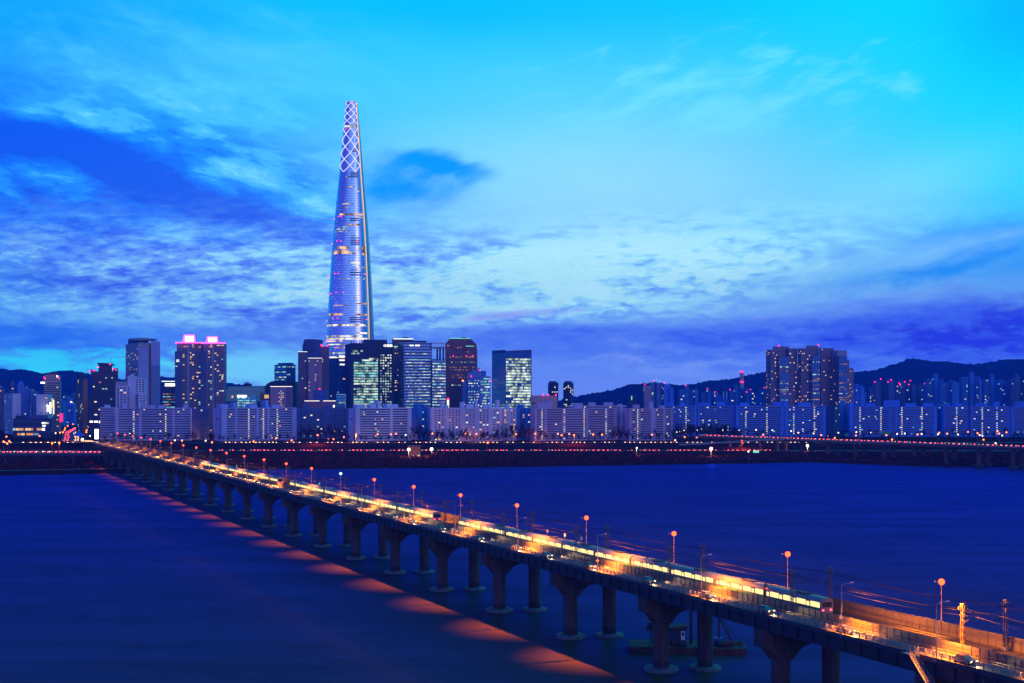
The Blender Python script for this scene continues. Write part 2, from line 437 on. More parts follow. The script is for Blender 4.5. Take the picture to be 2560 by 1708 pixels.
# ================================================================ the setting
# water: one sheet of wind-drawn river
m = bpy.data.materials.new('river_water'); m.use_nodes = True; M['water'] = m
nt = m.node_tree; nt.nodes.clear(); S.nt = nt
o_ = nt.nodes.new('ShaderNodeOutputMaterial')
g = nt.nodes.new('ShaderNodeNewGeometry'); sp = nt.nodes.new('ShaderNodeSeparateXYZ'); nt.links.new(g.outputs['Position'], sp.inputs[0])
wx, wy = S(sp.outputs[0]), S(sp.outputs[1])
n1 = noise(comb(wx * 0.010, wy * 0.035, 0.0), 1.0, 5, 0.6, 0.3)
n2 = noise(comb(wx * 0.10, wy * 0.55, 4.0), 1.0, 4, 0.6, 0.2)
bp = nt.nodes.new('ShaderNodeBump'); bp.inputs['Strength'].default_value = 0.8; bp.inputs['Distance'].default_value = 0.5
nt.links.new((n1 * 1.2 + n2 * 0.6).s, bp.inputs['Height'])
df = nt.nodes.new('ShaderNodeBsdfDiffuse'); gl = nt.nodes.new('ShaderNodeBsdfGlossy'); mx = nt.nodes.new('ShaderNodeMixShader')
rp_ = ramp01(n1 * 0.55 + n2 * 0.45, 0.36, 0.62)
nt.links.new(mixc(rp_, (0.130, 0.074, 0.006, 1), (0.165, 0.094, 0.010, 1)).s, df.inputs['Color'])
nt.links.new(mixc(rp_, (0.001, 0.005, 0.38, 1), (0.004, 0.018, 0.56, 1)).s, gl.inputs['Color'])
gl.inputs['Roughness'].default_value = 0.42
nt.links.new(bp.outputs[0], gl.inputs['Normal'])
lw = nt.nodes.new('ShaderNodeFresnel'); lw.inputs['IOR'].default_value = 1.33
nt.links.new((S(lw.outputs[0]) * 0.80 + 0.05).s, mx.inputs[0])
nt.links.new(df.outputs[0], mx.inputs[1]); nt.links.new(gl.outputs[0], mx.inputs[2]); nt.links.new(mx.outputs[0], o_.inputs['Surface'])
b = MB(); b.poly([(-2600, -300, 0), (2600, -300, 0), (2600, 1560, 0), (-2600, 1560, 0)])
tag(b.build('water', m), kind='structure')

# far bank: one sheet from the waterline up over the levee to beneath the hills
SHORE = [(-900, 1192), (0, 1190), (200, 1186), (420, 1180), (640, 1174), (900, 1172), (1100, 1171), (1280, 1168), (1580, 1163.5),
         (1780, 1160), (1930, 1158), (2040, 1157), (2190, 1162), (2330, 1166), (2560, 1171), (3600, 1176)]
def shore(px):
    for (a, ya), (b_, yb) in zip(SHORE, SHORE[1:]):
        if a <= px <= b_:
            y = ya + (yb - ya) * (px - a) / (b_ - a); break
    else: y = SHORE[0][1] if px < 0 else SHORE[-1][1]
    return HC * FPX / (y - PY)
LOW_Y, LOW_Z, UP_Y, UP_Z = 1500.0, 7.0, 1588.0, 13.0
def ground(x, y, yw):
    s = y - yw
    prof = [(-6, -1.5), (4, 0.7), (22, 2.4), (70, 3.4)]
    if s < 70:
        for (a, za), (b_, zb) in zip(prof, prof[1:]):
            if s <= b_: return za + (zb - za) * max(0, (s - a)) / (b_ - a)
    if y < 1470: return 3.4 + 3.4 * (y - yw - 70) / (1470 - yw - 70)
    if y < 1530: return 6.8
    if y < 1570: return 6.8 + 6.0 * (y - 1530) / 40
    return 12.8
b = MB(); cols = []
pxs = list(range(-900, 3601, 30))
fr = [-6, 4, 12, 22, 45, 70]
fixed = [1420, 1445, 1470, 1500, 1530, 1550, 1570, 1600, 1700, 1900, 2400, 3200, 4500, 6200]
rng = random.Random(3)
for p in pxs:
    yw = shore(p); line = []
    for s in fr:
        y = yw + s + (rng.uniform(-4.5, 4.5) + 5 * math.sin(p * .013) if s in (4, 12) else 0)
        line.append(((p - PX) / FPX * y, y, ground(0, yw + s, yw) + (rng.uniform(-0.25, 0.25) if s > 4 else 0)))
    for y in fixed:
        y2 = max(y, yw + 80) if y < 1500 else y
        line.append(((p - PX) / FPX * y2, y2, ground(0, y, yw) + (rng.uniform(-0.2, 0.2) if y in (1420, 1445, 1550) else 0)))
    cols.append(line)
nr = len(cols[0])
b.v = [q for l in cols for q in l]
for i in range(len(cols) - 1):
    for j in range(nr - 1):
        b.f.append((i * nr + j, (i + 1) * nr + j, (i + 1) * nr + j + 1, i * nr + j + 1))
tag(b.build('far_bank', M['earth'], smooth=True), kind='structure')

def strip(name, pts, wd, z, m, kind='structure'):
    b = MB(); L = len(pts)
    for i, p in enumerate(pts):
        d = (Vector(pts[min(i + 1, L - 1)]) - Vector(pts[max(i - 1, 0)])).normalized(); n = Vector((-d.y, d.x))
        for s in (-1, 1): b.v.append((p[0] + n.x * s * wd / 2, p[1] + n.y * s * wd / 2, z if not hasattr(z, '__len__') else z[i]))
    for i in range(L - 1): b.f.append((2 * i, 2 * i + 1, 2 * i + 3, 2 * i + 2))
    return tag(b.build(name, m), kind=kind)
strip('riverside_road', [(-980, LOW_Y), (-300, LOW_Y), (400, LOW_Y), (900, LOW_Y)], 17, 7.05, M['asphalt'])
strip('levee_road', [(-900, UP_Y), (-200, UP_Y), (300, UP_Y), (900, UP_Y + 20)], 17, 12.95, M['asphalt'])
AVENUE = [(-548, 1640), (-600, 1800), (-668, 2000), (-712, 2150), (-760, 2320), (-800, 2500)]
strip('avenue', AVENUE, 26, 12.95, M['asphalt'])
strip('riverside_path', [((p - PX) / FPX * (shore(p) + 26), shore(p) + 26) for p in (-400, 0, 120, 240, 330)], 5, 3.1, M['concrete'])
strip('riverside_path', [((p - PX) / FPX * (shore(p) + 30), shore(p) + 30) for p in (1760, 1850, 1950, 2050, 2150, 2300)], 6, 3.2, M['concrete'])

# hills
def hill(name, ridge, y, depth, m, seed, zb=10):
    rr = random.Random(seed); pts = []
    for (a, ya), (b_, yb) in zip(ridge, ridge[1:]):
        n = max(2, int((b_ - a) / 4))
        for i in range(n):
            f = i / n; f2 = f * f * (3 - 2 * f) * 0.5 + f * 0.5
            pts.append((a + (b_ - a) * f, ya + (yb - ya) * f2))
    pts.append(ridge[-1])
    b = MB(); R_ = 14; N = len(pts)
    for i, (px, py) in enumerate(pts):
        top = W(px, py, y)
        for j in range(R_ + 1):
            f = j / R_
            yy_ = y - depth * (1 - f)
            h = (top.z - zb) * (f ** 0.85) * (1 - 0.10 * math.sin(px * 0.045 + seed) * math.sin(3.14 * f) - 0.08 * math.sin(px * 0.11 + f * 5) * math.sin(3.14 * f))
            h += rr.uniform(-1, 1) * (3.2 if j == R_ else 5.0) * (0 if j == 0 else 1)
            b.v.append((top.x, yy_, zb + h))
        b.v.append((top.x, y + 420, zb))
    K = R_ + 2
    for i in range(N - 1):
        for j in range(K - 1):
            b.f.append((i * K + j, (i + 1) * K + j, (i + 1) * K + j + 1, i * K + j + 1))
    return tag(b.build(name, m, smooth=False), kind='structure')
M['forest'] = mat('forest_haze_tint', (0.010, 0.012, 0.11), 1.0, spec=0.0, var=0.5, scale=0.012)  # winter forest, with blue of the distance haze put into its colour
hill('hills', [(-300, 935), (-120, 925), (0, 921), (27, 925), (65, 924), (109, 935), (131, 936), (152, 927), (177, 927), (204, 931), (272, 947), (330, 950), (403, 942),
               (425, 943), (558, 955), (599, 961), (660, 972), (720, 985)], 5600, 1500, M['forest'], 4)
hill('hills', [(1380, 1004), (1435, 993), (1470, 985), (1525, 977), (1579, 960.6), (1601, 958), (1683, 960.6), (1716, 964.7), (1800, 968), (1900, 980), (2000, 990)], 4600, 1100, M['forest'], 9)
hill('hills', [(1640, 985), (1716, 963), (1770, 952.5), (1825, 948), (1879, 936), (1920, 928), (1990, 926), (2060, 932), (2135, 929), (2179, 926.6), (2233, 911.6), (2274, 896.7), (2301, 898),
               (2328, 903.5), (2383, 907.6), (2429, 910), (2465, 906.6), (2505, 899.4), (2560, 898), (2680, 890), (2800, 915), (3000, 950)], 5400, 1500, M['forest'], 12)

# ================================================================ the rail and road bridge
ZD = 22.5
T0, T1 = 96.0, 1352.0
def zd(t): return ZD if t < 1400 else ZD + (13.4 - ZD) * min(1, (t - 1400) / 330)
bridge = thing('railway_bridge', 'long concrete bridge carrying railway tracks and a sodium-lit road diagonally over the river', 'bridge', B(285, 170, 0))
def band(name, m, d0, d1, z0, z1, t0=T0, t1=T1):
    return MB().bbox(t0, t1, d0, d1, ZD + z0, ZD + z1).build(name, m, bridge)
band('road_deck', M['asphalt'], 163.4, 168.3, -0.45, 0.0)
band('edge_beam', M['girder'], 163.0, 163.4, -0.75, 0.12)
band('track_bed', M['ballast'], 168.3, 180.2, -0.55, 0.25)
band('road_deck', M['asphalt'], 180.2, 185.6, -0.45, 0.0)
band('kerb', M['concrete'], 167.3, 167.5, 0.004, 0.16)
for dd in (171.6, 173.1, 176.0, 177.5): band('running_rail', M['darkmetal'], dd - 0.05, dd + 0.05, 0.254, 0.42)
MB().bbox(T0, T1, 166.6, 166.72, ZD + 0.004, ZD + 0.008).build('lane_marking', M['white'], bridge)
SP = 50.0
piers = [185 + SP * k for k in range(-1, 24)]
capo = [(164.4, 18.7), (164.4, 14.9)]
for k in range(9):                     # left fillet of the hammerhead
    a = R(90 - 90 * k / 8); capo.append((165.3 + 2.65 * (1 - math.sin(a)) if False else 164.6 + 3.4 * (k / 8) ** 0.8, 14.9 - 2.9 * (1 - math.cos(R(90 * k / 8)))))
capr = []
for k in range(9):
    capr.append((176.4 - 4.4 * (k / 8) ** 0.8, 14.9 - 2.9 * (1 - math.cos(R(90 * k / 8)))))
outl = [(164.4, 18.7)] + capo[1:] + list(reversed(capr)) + [(176.4, 18.7)]
for t in piers:
    p = MB()
    p.prism([B(t - 1.9, d, z) for d, z in outl], B(t + 1.9, 0, 0) - B(t - 1.9, 0, 0))
    c0 = B(t, 170, 0); p.lathe(c0, [(2.1, -2), (2.08, 4), (2.05, 12.6)], 22)
    po = p.build('pier', M['pier'], bridge)
    MB().lathe(c0, [(4.3, -2.0), (4.35, 0.55), (4.25, 0.85), (2.3, 1.0)], 28).build('pile_cap', M['capstone'], po)
    p = MB(); c0 = B(t - 3, 181, 0)
    p.lathe(c0, [(2.0, -2), (1.98, 17.0)], 20); p.bbox(t - 5, t - 1, 177.6, 184.4, 16.9, 18.65)
    po = p.build('pier', M['pier'], bridge)
    MB().lathe(c0, [(4.1, -2.0), (4.1, 0.5), (4.0, 0.75), (2.2, 0.9)], 28).build('pile_cap', M['capstone'], po)
rng = random.Random(5)
for i, t in enumerate(piers):
    ta, tb = t, t + SP - 0.12
    g = MB(); g.bbox(ta, tb, 165.2, 175.2, 18.72, ZD - 0.56)
    for k in range(10):
        tt = ta + 2.5 + 5 * k
        g.bbox(tt, tt + 0.18, 164.85, 165.2, 18.8, ZD - 0.76)
    g.bbox(ta, tb, 164.9, 165.2, 18.66, 18.80)
    g.build('girder', M['girder'], bridge)
    g = MB(); g.bbox(ta, tb, 177.8, 184.2, 18.74, ZD - 0.56); g.build('girder', M['girder'], bridge)
    # outer guard rail: two beams on stout posts
    r = MB()
    for k in range(25): r.bbox(ta + 2 * k, ta + 2 * k + 0.16, 163.42, 163.62, ZD + 0.004, ZD + 1.15)
    for z in (0.42, 0.72, 1.0): r.bbox(ta, tb, 163.62, 163.70, ZD + z, ZD + z + 0.16)
    r.build('guard_rail', M['rail'], bridge)
    # low rail between lane and footpath
    r = MB()
    for k in range(13): r.bbox(ta + 4 * k, ta + 4 * k + 0.1, 167.05, 167.15, ZD + 0.004, ZD + 0.9)
    for z in (0.45, 0.8): r.bbox(ta, tb, 167.0, 167.05, ZD + z, ZD + z + 0.1)
    r.build('path_rail', M['rail'], bridge)
    for nm, d in (('noise_barrier', 168.35), ('noise_barrier', 179.9)):
        h = 2.2 if d < 170 else 2.7
        q = MB(); q.bbox(ta, tb, d, d + 0.10, ZD + 0.26, ZD + h)
        for k in range(25): q.bbox(ta + 2 * k, ta + 2 * k + 0.13, d - 0.10, d - 0.003, ZD + 0.20, ZD + h + 0.12)
        for z in (0.9, 1.6): q.bbox(ta, tb, d - 0.05, d - 0.004, ZD + z, ZD + z + 0.06)
        q.build(nm, M['barrier'], bridge)
    q = MB()
    for k in range(17): q.bbox(ta + 3 * k, ta + 3 * k + 0.12, 185.4, 185.5, ZD + 0.004, ZD + 1.1)
    q.bbox(ta, tb, 185.35, 185.4, ZD + 0.9, ZD + 1.05); q.bbox(ta, tb, 185.35, 185.4, ZD + 0.45, ZD + 0.6)
    q.build('guard_rail', M['rail'], bridge)
    if i < 9:      # inspection walkway hung beneath the far girder
        q = MB(); wz = 16.6
        for (a, b2, dz) in ((6, 15, 0.0), (15, 19, 0.9), (19, 25, -0.3)):
            for d in (177.3, 178.6):
                for z in (wz + dz, wz + dz + 1.4): q.tube([B(ta + a, d, z), B(ta + b2, d, z)], 0.07, 4)
                n = int((b2 - a) / 1.2)
                for k in range(n + 1):
                    tt = ta + a + (b2 - a) * k / n
                    q.tube([B(tt, d, wz + dz), B(tt, d, wz + dz + 1.4)], 0.05, 4)
                    if k < n: q.tube([B(tt, d, wz + dz), B(tt + (b2 - a) / n, d, wz + dz + 1.4)], 0.05, 4)
            q.bbox(ta + a, ta + b2, 177.3, 178.6, wz + dz - 0.1, wz + dz - 0.02)
            for tt in (ta + a + 0.5, ta + b2 - 0.5): q.tube([B(tt, 177.95, wz + dz + 1.4), B(tt, 177.95, 18.72)], 0.06, 4)
        q.build('inspection_walkway', M['darkmetal'], bridge)
# land end: the road runs on down a ramp into the city
b = MB(); pts = []
t = T1
ramp_ts = [1352, 1400, 1450, 1500, 1550, 1600, 1650, 1700, 1735]
for a, c_ in zip(ramp_ts, ramp_ts[1:]):
    za, zb = zd(a), zd(c_)
    b.hexa([B(a, 163.4, za - 1.2), B(a, 185.6, za - 1.2), B(c_, 185.6, zb - 1.2), B(c_, 163.4, zb - 1.2),
            B(a, 163.4, za), B(a, 185.6, za), B(c_, 185.6, zb), B(c_, 163.4, zb)])
b.build('approach_ramp', M['asphalt'], bridge)
for a in (1370, 1410, 1450, 1490):
    p = MB()
    for d in (168, 181): p.lathe(B(a, d, 2), [(1.5, 0), (1.5, zd(a) - 3.2)], 14)
    p.build('pier', M['pier'], bridge)

# ---------------------------------------------------------------- lamps on the bridge
SODIUM = (1.0, 0.25, 0.012)
def light_part(name, kind, parent, loc, energy, color, radius=0.2, size=None, blend=0.5):
    l = bpy.data.lights.new(name, kind); l.energy = energy; l.color = color; l.shadow_soft_size = radius
    if kind == 'SPOT': l.spot_size = size; l.spot_blend = blend
    o = bpy.data.objects.new(name, l); col.objects.link(o); o.parent = parent; o.location = loc
    return o
# built along local +x = across the bridge (away from the viewer), pole at the origin
near_lamp = thing('street_lamp', 'silver', 'street lamp', (0, 0, 0))
MB().tube([(0, 0, -0.7), (0, 0, 4.5), (0, 0, 9.5)], 0.13, 8, 0.07).build('pole', M['pole'], near_lamp)
MB().box(-0.22, 0.22, -0.22, 0.22, -0.7, 0.25).build('base_plate', M['pole'], near_lamp)
MB().tube([(0, 0, 9.45), (0.5, 0, 9.62), (2.0, 0, 9.85)], 0.06, 6, 0.045).build('arm', M['pole'], near_lamp)
h = MB(); h.hexa([(1.9, -0.16, 9.78), (2.9, -0.18, 9.92), (2.9, 0.18, 9.92), (1.9, 0.16, 9.78), (1.95, -0.10, 9.95), (2.8, -0.12, 10.06), (2.8, 0.12, 10.06), (1.95, 0.10, 9.95)])
hd = h.build('lamp_head', M['pole'], near_lamp)
MB().poly([(2.0, 0.12, 9.775), (2.8, 0.14, 9.88), (2.8, -0.14, 9.88), (2.0, -0.12, 9.775)]).build('lens', M['sodium'], hd)
light_part('lamp_light', 'SPOT', near_lamp, (2.4, 0, 9.6), 185000, SODIUM, 0.12, R(80), 1.0)
light_part('lamp_light', 'SPOT', near_lamp, (2.4, 0, 9.6), 56000, SODIUM, 0.12, R(134), 1.0).rotation_euler = (0, R(-58), 0)
near_ts = [156, 180] + [206 + SP * k for k in range(23)]
NROT = math.atan2(ST, CT)       # local x -> across the bridge
for i, t in enumerate(near_ts):
    lb = 'unlit looking silver street lamp on the bridge railing, %s from the near end' % nth(i)
    if i == 1: lb = 'double armed silver street lamp on the near bridge railing beside the metal stair'
    lb = lb.replace('unlit looking silver', 'slim silver')
    if i == 0:
        near_lamp.location = B(t, 163.2, ZD); near_lamp.rotation_euler = (0, 0, NROT); o = near_lamp; tag(o, lb, group='silver street lamps along the near railing')
    else: o = dup(near_lamp, B(t, 163.2, ZD), NROT, lb, 'silver street lamps along the near railing')
    if i == 1:
        a2 = MB().tube([(0, 0, 9.45), (-0.2, -0.6, 9.8), (-0.5, -1.6, 10.3)], 0.05, 6).build('arm', M['pole']); a2.parent = o
        a3 = MB().hexa([(-0.6, -1.5, 10.2), (-0.35, -1.5, 10.2), (-0.55, -2.3, 10.5), (-0.9, -2.3, 10.5), (-0.6, -1.5, 10.35), (-0.35, -1.5, 10.35), (-0.55, -2.3, 10.62), (-0.9, -2.3, 10.62)]).build('lamp_head', M['pole']); a3.parent = o
# far-side lamps: lit sodium globe lantern and a spare head on the other arm
far_lamp = thing('street_lamp', 'lit', 'street lamp', (0, 0, 0))
MB().tube([(0, 0, 0), (0, 0, 9.2)], 0.12, 8, 0.08).build('pole', M['redpole'], far_lamp)
MB().tube([(-0.1, 0, 9.2), (-0.9, 0, 9.55)], 0.06, 6).build('arm', M['redpole'], far_lamp)
MB().hexa([(-1.6, -0.2, 9.65), (-0.8, -0.2, 9.45), (-0.8, 0.2, 9.45), (-1.6, 0.2, 9.65), (-1.6, -0.15, 9.9), (-0.8, -0.15, 9.65), (-0.8, 0.15, 9.65), (-1.6, 0.15, 9.9)]).build('spare_head', M['pole'], far_lamp)
def globe(m, r, z, parent, x=0.0):
    b = MB(); pr = [(max(0.02, r * math.sin(math.pi * k / 8)), r * (1 - math.cos(math.pi * k / 8)) - r) for k in range(9)]
    b.lathe((x, 0, z), pr, 14); return b.build('lantern', m, parent, smooth=True)
globe(M['sodium'], 0.62, 9.6, far_lamp)
light_part('lamp_light', 'SPOT', far_lamp, (-1.5, 0, 9.35), 80000, (1.0, 0.25, 0.012), 0.15, R(90), 0.7).rotation_euler = (0, R(30), 0)
far_ts = [150] + [201 + SP * k for k in range(24)]
for i, t in enumerate(far_ts):
    lb = 'lit orange street lamp behind the bridge tracks, %s from the near end' % nth(i)
    if i == 0: far_lamp.location = B(t, 183.5, ZD); far_lamp.rotation_euler = (0, 0, NROT); o = far_lamp; tag(o, lb, group='lit sodium lamps along the far bridge road')
    else: o = dup(far_lamp, B(t, 183.5, ZD), NROT, lb, 'lit sodium lamps along the far bridge road')
    if i == 9:
        o['label'] = 'lit green-white street lamp among the orange ones behind the bridge tracks'
        for c_ in o.children:
            if c_.name.startswith('lantern'):
                c_.data = c_.data.copy(); c_.data.materials[0] = M['green_lamp']
            if c_.type == 'LIGHT':
                c_.data = c_.data.copy(); c_.data.color = (0.4, 1.0, 0.7); c_.data.energy = 20000

# ---------------------------------------------------------------- catenary masts and wires
def mast_mesh(m):
    b = MB(); w_ = 0.26; H = 9.0
    for sx_ in (-1, 1):
        for sy_ in (-1, 1): b.box(sx_ * w_ - 0.05, sx_ * w_ + 0.05, sy_ * w_ - 0.05, sy_ * w_ + 0.05, 0, H)
    n = 14
    for k in range(n):
        za, zb = H * k / n, H * (k + 1) / n; s = 1 if k % 2 else -1
        for sy_ in (-1, 1): b.tube([(-s * w_, sy_ * w_, za), (s * w_, sy_ * w_, zb)], 0.035, 4, caps=False)
        for sx_ in (-1, 1): b.tube([(sx_ * w_, -s * w_, za), (sx_ * w_, s * w_, zb)], 0.035, 4, caps=False)
    b.box(-0.33, 0.33, -0.33, 0.33, H, H + 0.12)
    return b
def make_mast(side, m, label):
    r = thing('catenary_mast', label, 'catenary mast', (0, 0, 0))
    mast_mesh(m).build('lattice_post', m, r)
    b = MB(); b.box(-1.0, 1.0, -0.06, 0.06, 8.5, 8.62); b.tube([(-0.95, 0, 8.5), (-0.95, 0, 8.0)], 0.09, 6); b.tube([(0.95, 0, 8.5), (0.95, 0, 8.0)], 0.09, 6)
    b.build('crossarm', m, r)
    b = MB(); s = side
    b.tube([(0.3 * s, 0, 6.9), (2.6 * s, 0, 6.6)], 0.05, 5); b.tube([(0.3 * s, 0, 5.6), (2.2 * s, 0, 6.65)], 0.05, 5); b.tube([(1.3 * s, 0, 6.0), (3.3 * s, 0, 5.85)], 0.04, 5)
    b.build('cantilever', m, r)
    MB().box(-0.42, 0.42, -0.42, 0.42, -0.0, 0.5).build('footing', M['concrete'], r)
    return r
mts = [180 + SP * k for k in range(-1, 24)]
M['mast_gold'] = mat('mast_lamplight_tint', (0.17, 0.085, 0.015), 0.6)  # golden light falling on this one mast, put into its base colour
pn = make_mast(1, M['mast'], ''); pf = make_mast(-1, M['mast'], ''); pg = make_mast(1, M['mast_gold'], '')
first = {'n': True, 'f': True}
for i, t in enumerate(mts):
    for key, proto, d, zz in (('n', pn, 169.2, ZD + 0.2), ('f', pf, 179.2, ZD + 0.25)):
        if key == 'n' and i == 1:
            o = pg; o.location = B(t, d, zz); o.rotation_euler = (0, 0, NROT)
            tag(o, 'yellow lit lattice catenary mast standing by the tracks near the silver double lamp', group='catenary masts by the tracks'); continue
        lb = 'dark lattice catenary mast on the tracks\' %s side, %s from the near end' % ('near' if key == 'n' else 'far', nth(i))
        if first[key]: o = proto; first[key] = False; o.location = B(t, d, zz); o.rotation_euler = (0, 0, NROT); tag(o, lb, group='catenary masts by the tracks')
        else: dup(proto, B(t, d, zz), NROT, lb, 'catenary masts by the tracks')
WIRES = [(168.3, 8.0, 0.7, 'wire', 'dark feeder wire hanging from the camera side arms of the near catenary masts'),
         (170.1, 8.0, 0.8, 'wire', 'dark feeder wire hanging from the track side arms of the near catenary masts'),
         (178.3, 8.0, 0.7, 'wire', 'dark feeder wire hanging from the track side arms of the far catenary masts'),
         (180.1, 8.0, 0.9, 'wire', 'dark feeder wire hanging from the outer arms of the far catenary masts'),
         (171.8, 6.6, 0.9, 'gold', 'brassy messenger wire above the near railway track'),
         (176.6, 6.6, 0.9, 'gold', 'brassy messenger wire above the far railway track')]
for d, z, sag, mk, lb in WIRES:
    b = MB(); pts = []
    for t in mts[:-1]:
        for k in range(10):
            f = k / 10; pts.append(B(t + SP * f, d, ZD + 0.2 + z - sag * 4 * f * (1 - f)))
    b.tube(pts, 0.038, 4)
    tag(b.build('overhead_wire', M[mk]), lb, 'overhead wire', 'overhead wires of the railway')

# ---------------------------------------------------------------- railway signals on the bridge
def signal(t, d, m, label, face):
    r = thing('railway_signal', label, 'railway signal', B(t, d, ZD + 0.25), NROT, 'railway signals on the bridge')
    q = MB().tube([(0, 0, 0), (0, 0, 3.4)], 0.07, 6).build('post', M['darkmetal']); q.parent = r
    q = MB().hexa([(-.28, -.15, 3.2), (.28, -.15, 3.2), (.28, .15, 3.2), (-.28, .15, 3.2), (-.22, -.15, 4.7), (.22, -.15, 4.7), (.22, .15, 4.7), (-.22, .15, 4.7)]).build('signal_head', M['darkmetal']); q.parent = r
    if m:
        b = MB(); b.lathe((0, -0.36, 3.6), [(0.05, -0.2), (0.2, 0.0), (0.05, 0.2)], 10); q = b.build('signal_light', M[m]); q.parent = r
    else:
        q = MB().box(-0.2, 0.2, -0.2, -0.152, 3.5, 4.5).build('white_plate', M['white']); q.parent = r
for t, d, m, lb in ((241, 170.3, 'redsig', 'railway signal showing red beside the near track'), (473, 178.6, 'redsig', 'small signal showing red behind the long train'),
                    (620, 178.6, 'greensig', 'small signal showing green far along the bridge tracks'), (800, 178.6, 'greensig', 'distant signal showing green where the bridge nears the far bank'),
                    (292, 170.0, None, 'unlit signal with a white plate before the near catenary mast'),
                    (368, 178.7, None, 'leftmost of three white plated signals behind the train'), (356, 178.7, None, 'middle one of three white plated signals behind the train'),
                    (345, 178.7, None, 'rightmost of three white plated signals behind the train')):
    signal(t, d, m, lb, 1)

# ---------------------------------------------------------------- trains at rest on the near track
def train(t_start, n, d, label):
    r = thing('commuter_train', label, 'train', B(t_start, d, ZD + 0.45), 0, 'trains on the bridge')
    zb = ZD + 0.45
    for k in range(n):
        a, e = t_start + 20 * k + 0.3, t_start + 20 * k + 19.7
        prof = [(-1.45, 0.5), (-1.55, 1.0), (-1.55, 2.9), (-1.35, 3.45), (-0.7, 3.72), (0.7, 3.72), (1.35, 3.45), (1.55, 2.9), (1.55, 1.0), (1.45, 0.5)]
        c_ = MB().prism([B(a, d + x, zb + z) for x, z in prof], B(e, 0, 0) - B(a, 0, 0)).build('train_car', M['train'], r)
        MB().bbox(a + 0.5, e - 0.5, d - 1.0, d + 1.0, zb, zb + 0.49).build('bogie', M['darkmetal'], c_)
        MB().bbox(a + 0.05, e - 0.05, d - 1.575, d - 1.552, zb + 1.15, zb + 1.42).build('side_stripe', M['traingreen'], c_)
        for j in range(4):
            ta = a + 0.7 + 4.75 * j
            MB().bbox(ta - 0.3, ta + 2.8, d - 1.572, d - 1.552, zb + 1.7, zb + 2.8).build('window', M['trainwin'], c_)
            MB().bbox(ta + 3.0, ta + 4.3, d - 1.58, d - 1.555, zb + 0.85, zb + 2.85).build('door', M['train'], c_)
            MB().bbox(ta + 3.15, ta + 4.15, d - 1.60, d - 1.582, zb + 1.7, zb + 2.6).build('window', M['trainwin'], c_)
        if k == 0:
            MB().bbox(a - 0.03, a - 0.004, d - 1.2, d + 1.2, zb + 1.8, zb + 2.9).build('cab_window', M['glass'], c_)
            for x in (-1.0, 1.0): MB().bbox(a - 0.05, a - 0.004, d + x - 0.2, d + x + 0.2, zb + 1.1, zb + 1.35).build('tail_light', M['taillight'], c_)
        MB().bbox(a + 6, a + 10, d - 0.8, d + 0.8, zb + 3.724, zb + 4.0).build('roof_unit', M['darkmetal'], c_)
train(222, 10, 172.4, 'silver commuter train with lit windows on the near track, closest to the viewer')
train(446, 10, 172.4, 'silver commuter train with lit windows stopped in the middle of the bridge')
train(670, 10, 172.4, 'silver commuter train with lit windows on the bridge nearest to the far bank')

# ---------------------------------------------------------------- cars
CARCOL = [mat('car_paint', c_, 0.3, metal=0.2) for c_ in ((0.02, 0.02, 0.025), (0.35, 0.35, 0.37), (0.6, 0.6, 0.62), (0.10, 0.02, 0.02), (0.03, 0.05, 0.15))]
def make_car(paint):
    """along +y = forward"""
    r = thing('car', '', 'car')
    lo = [(-2.15, 0.35), (-2.2, 0.8), (-2.0, 0.95), (1.3, 0.92), (2.1, 0.75), (2.2, 0.45), (2.1, 0.3), (-2.0, 0.3)]
    cab = [(-1.75, 0.93), (-1.2, 1.42), (0.25, 1.45), (1.15, 0.92)]
    b = MB(); b.prism([(-0.87, y, z) for y, z in lo], (1.74, 0, 0)); b.prism([(-0.70, y, z + 0.001) for y, z in cab], (1.40, 0, 0)); b.build('body', paint, r)
    g_ = MB()
    for x in (-0.703, 0.703): g_.poly([(x, -1.45, 0.98), (x, -1.1, 1.36), (x, 0.2, 1.38), (x, 0.9, 0.98)])
    g_.poly([(-0.62, 0.34, 1.43), (0.62, 0.34, 1.43), (0.62, 1.1, 0.975), (-0.62, 1.1, 0.975)])
    g_.build('window', M['glass'], r)
    for x in (-0.8, 0.8):
        for y in (-1.35, 1.35):
            b = MB(); b.tube([(x - 0.1, y, 0.32), (x + 0.1, y, 0.32)], 0.32, 12); b.build('wheel', M['rubber'], r)
    for x in (-0.62, 0.62):
        MB().box(x - 0.2, x + 0.2, 2.12, 2.24, 0.5, 0.72).build('headlight', M['headlight'], r)
        MB().box(x - 0.2, x + 0.2, -2.26, -2.16, 0.62, 0.82).build('tail_light', M['taillight'], r)
    light_part('headlight_beam', 'SPOT', r, (0, 2.4, 0.7), 1600, (1.0, 0.62, 0.26), 0.15, R(100), 0.8).rotation_euler = (R(74), 0, 0)
    return r
carp = [make_car(c_) for c_ in CARCOL]
used = [False] * len(carp)
def place_car(i, loc, rz, label, group):
    if not used[i]:
        used[i] = True; o = carp[i]; o.location = loc; o.rotation_euler = (0, 0, rz); tag(o, label, group=group); return o
    return dup(carp[i], loc, rz, label, group)
toward = math.atan2(-CT, ST) - math.pi / 2      # heading of local +y towards the viewer's end
CN = ['black', 'grey', 'white', 'dark red', 'dark blue']
rng = random.Random(11); t = 175.0; k = 0
while t < 640:
    i = rng.randrange(5)
    place_car(i, B(t, 164.95, ZD + 0.01), toward, '%s car with lit headlights on the bridge road, %s from the near end' % (CN[i], nth(k) if k < 38 else 'further'), 'cars on the near bridge road')
    t += rng.uniform(20, 34); k += 1
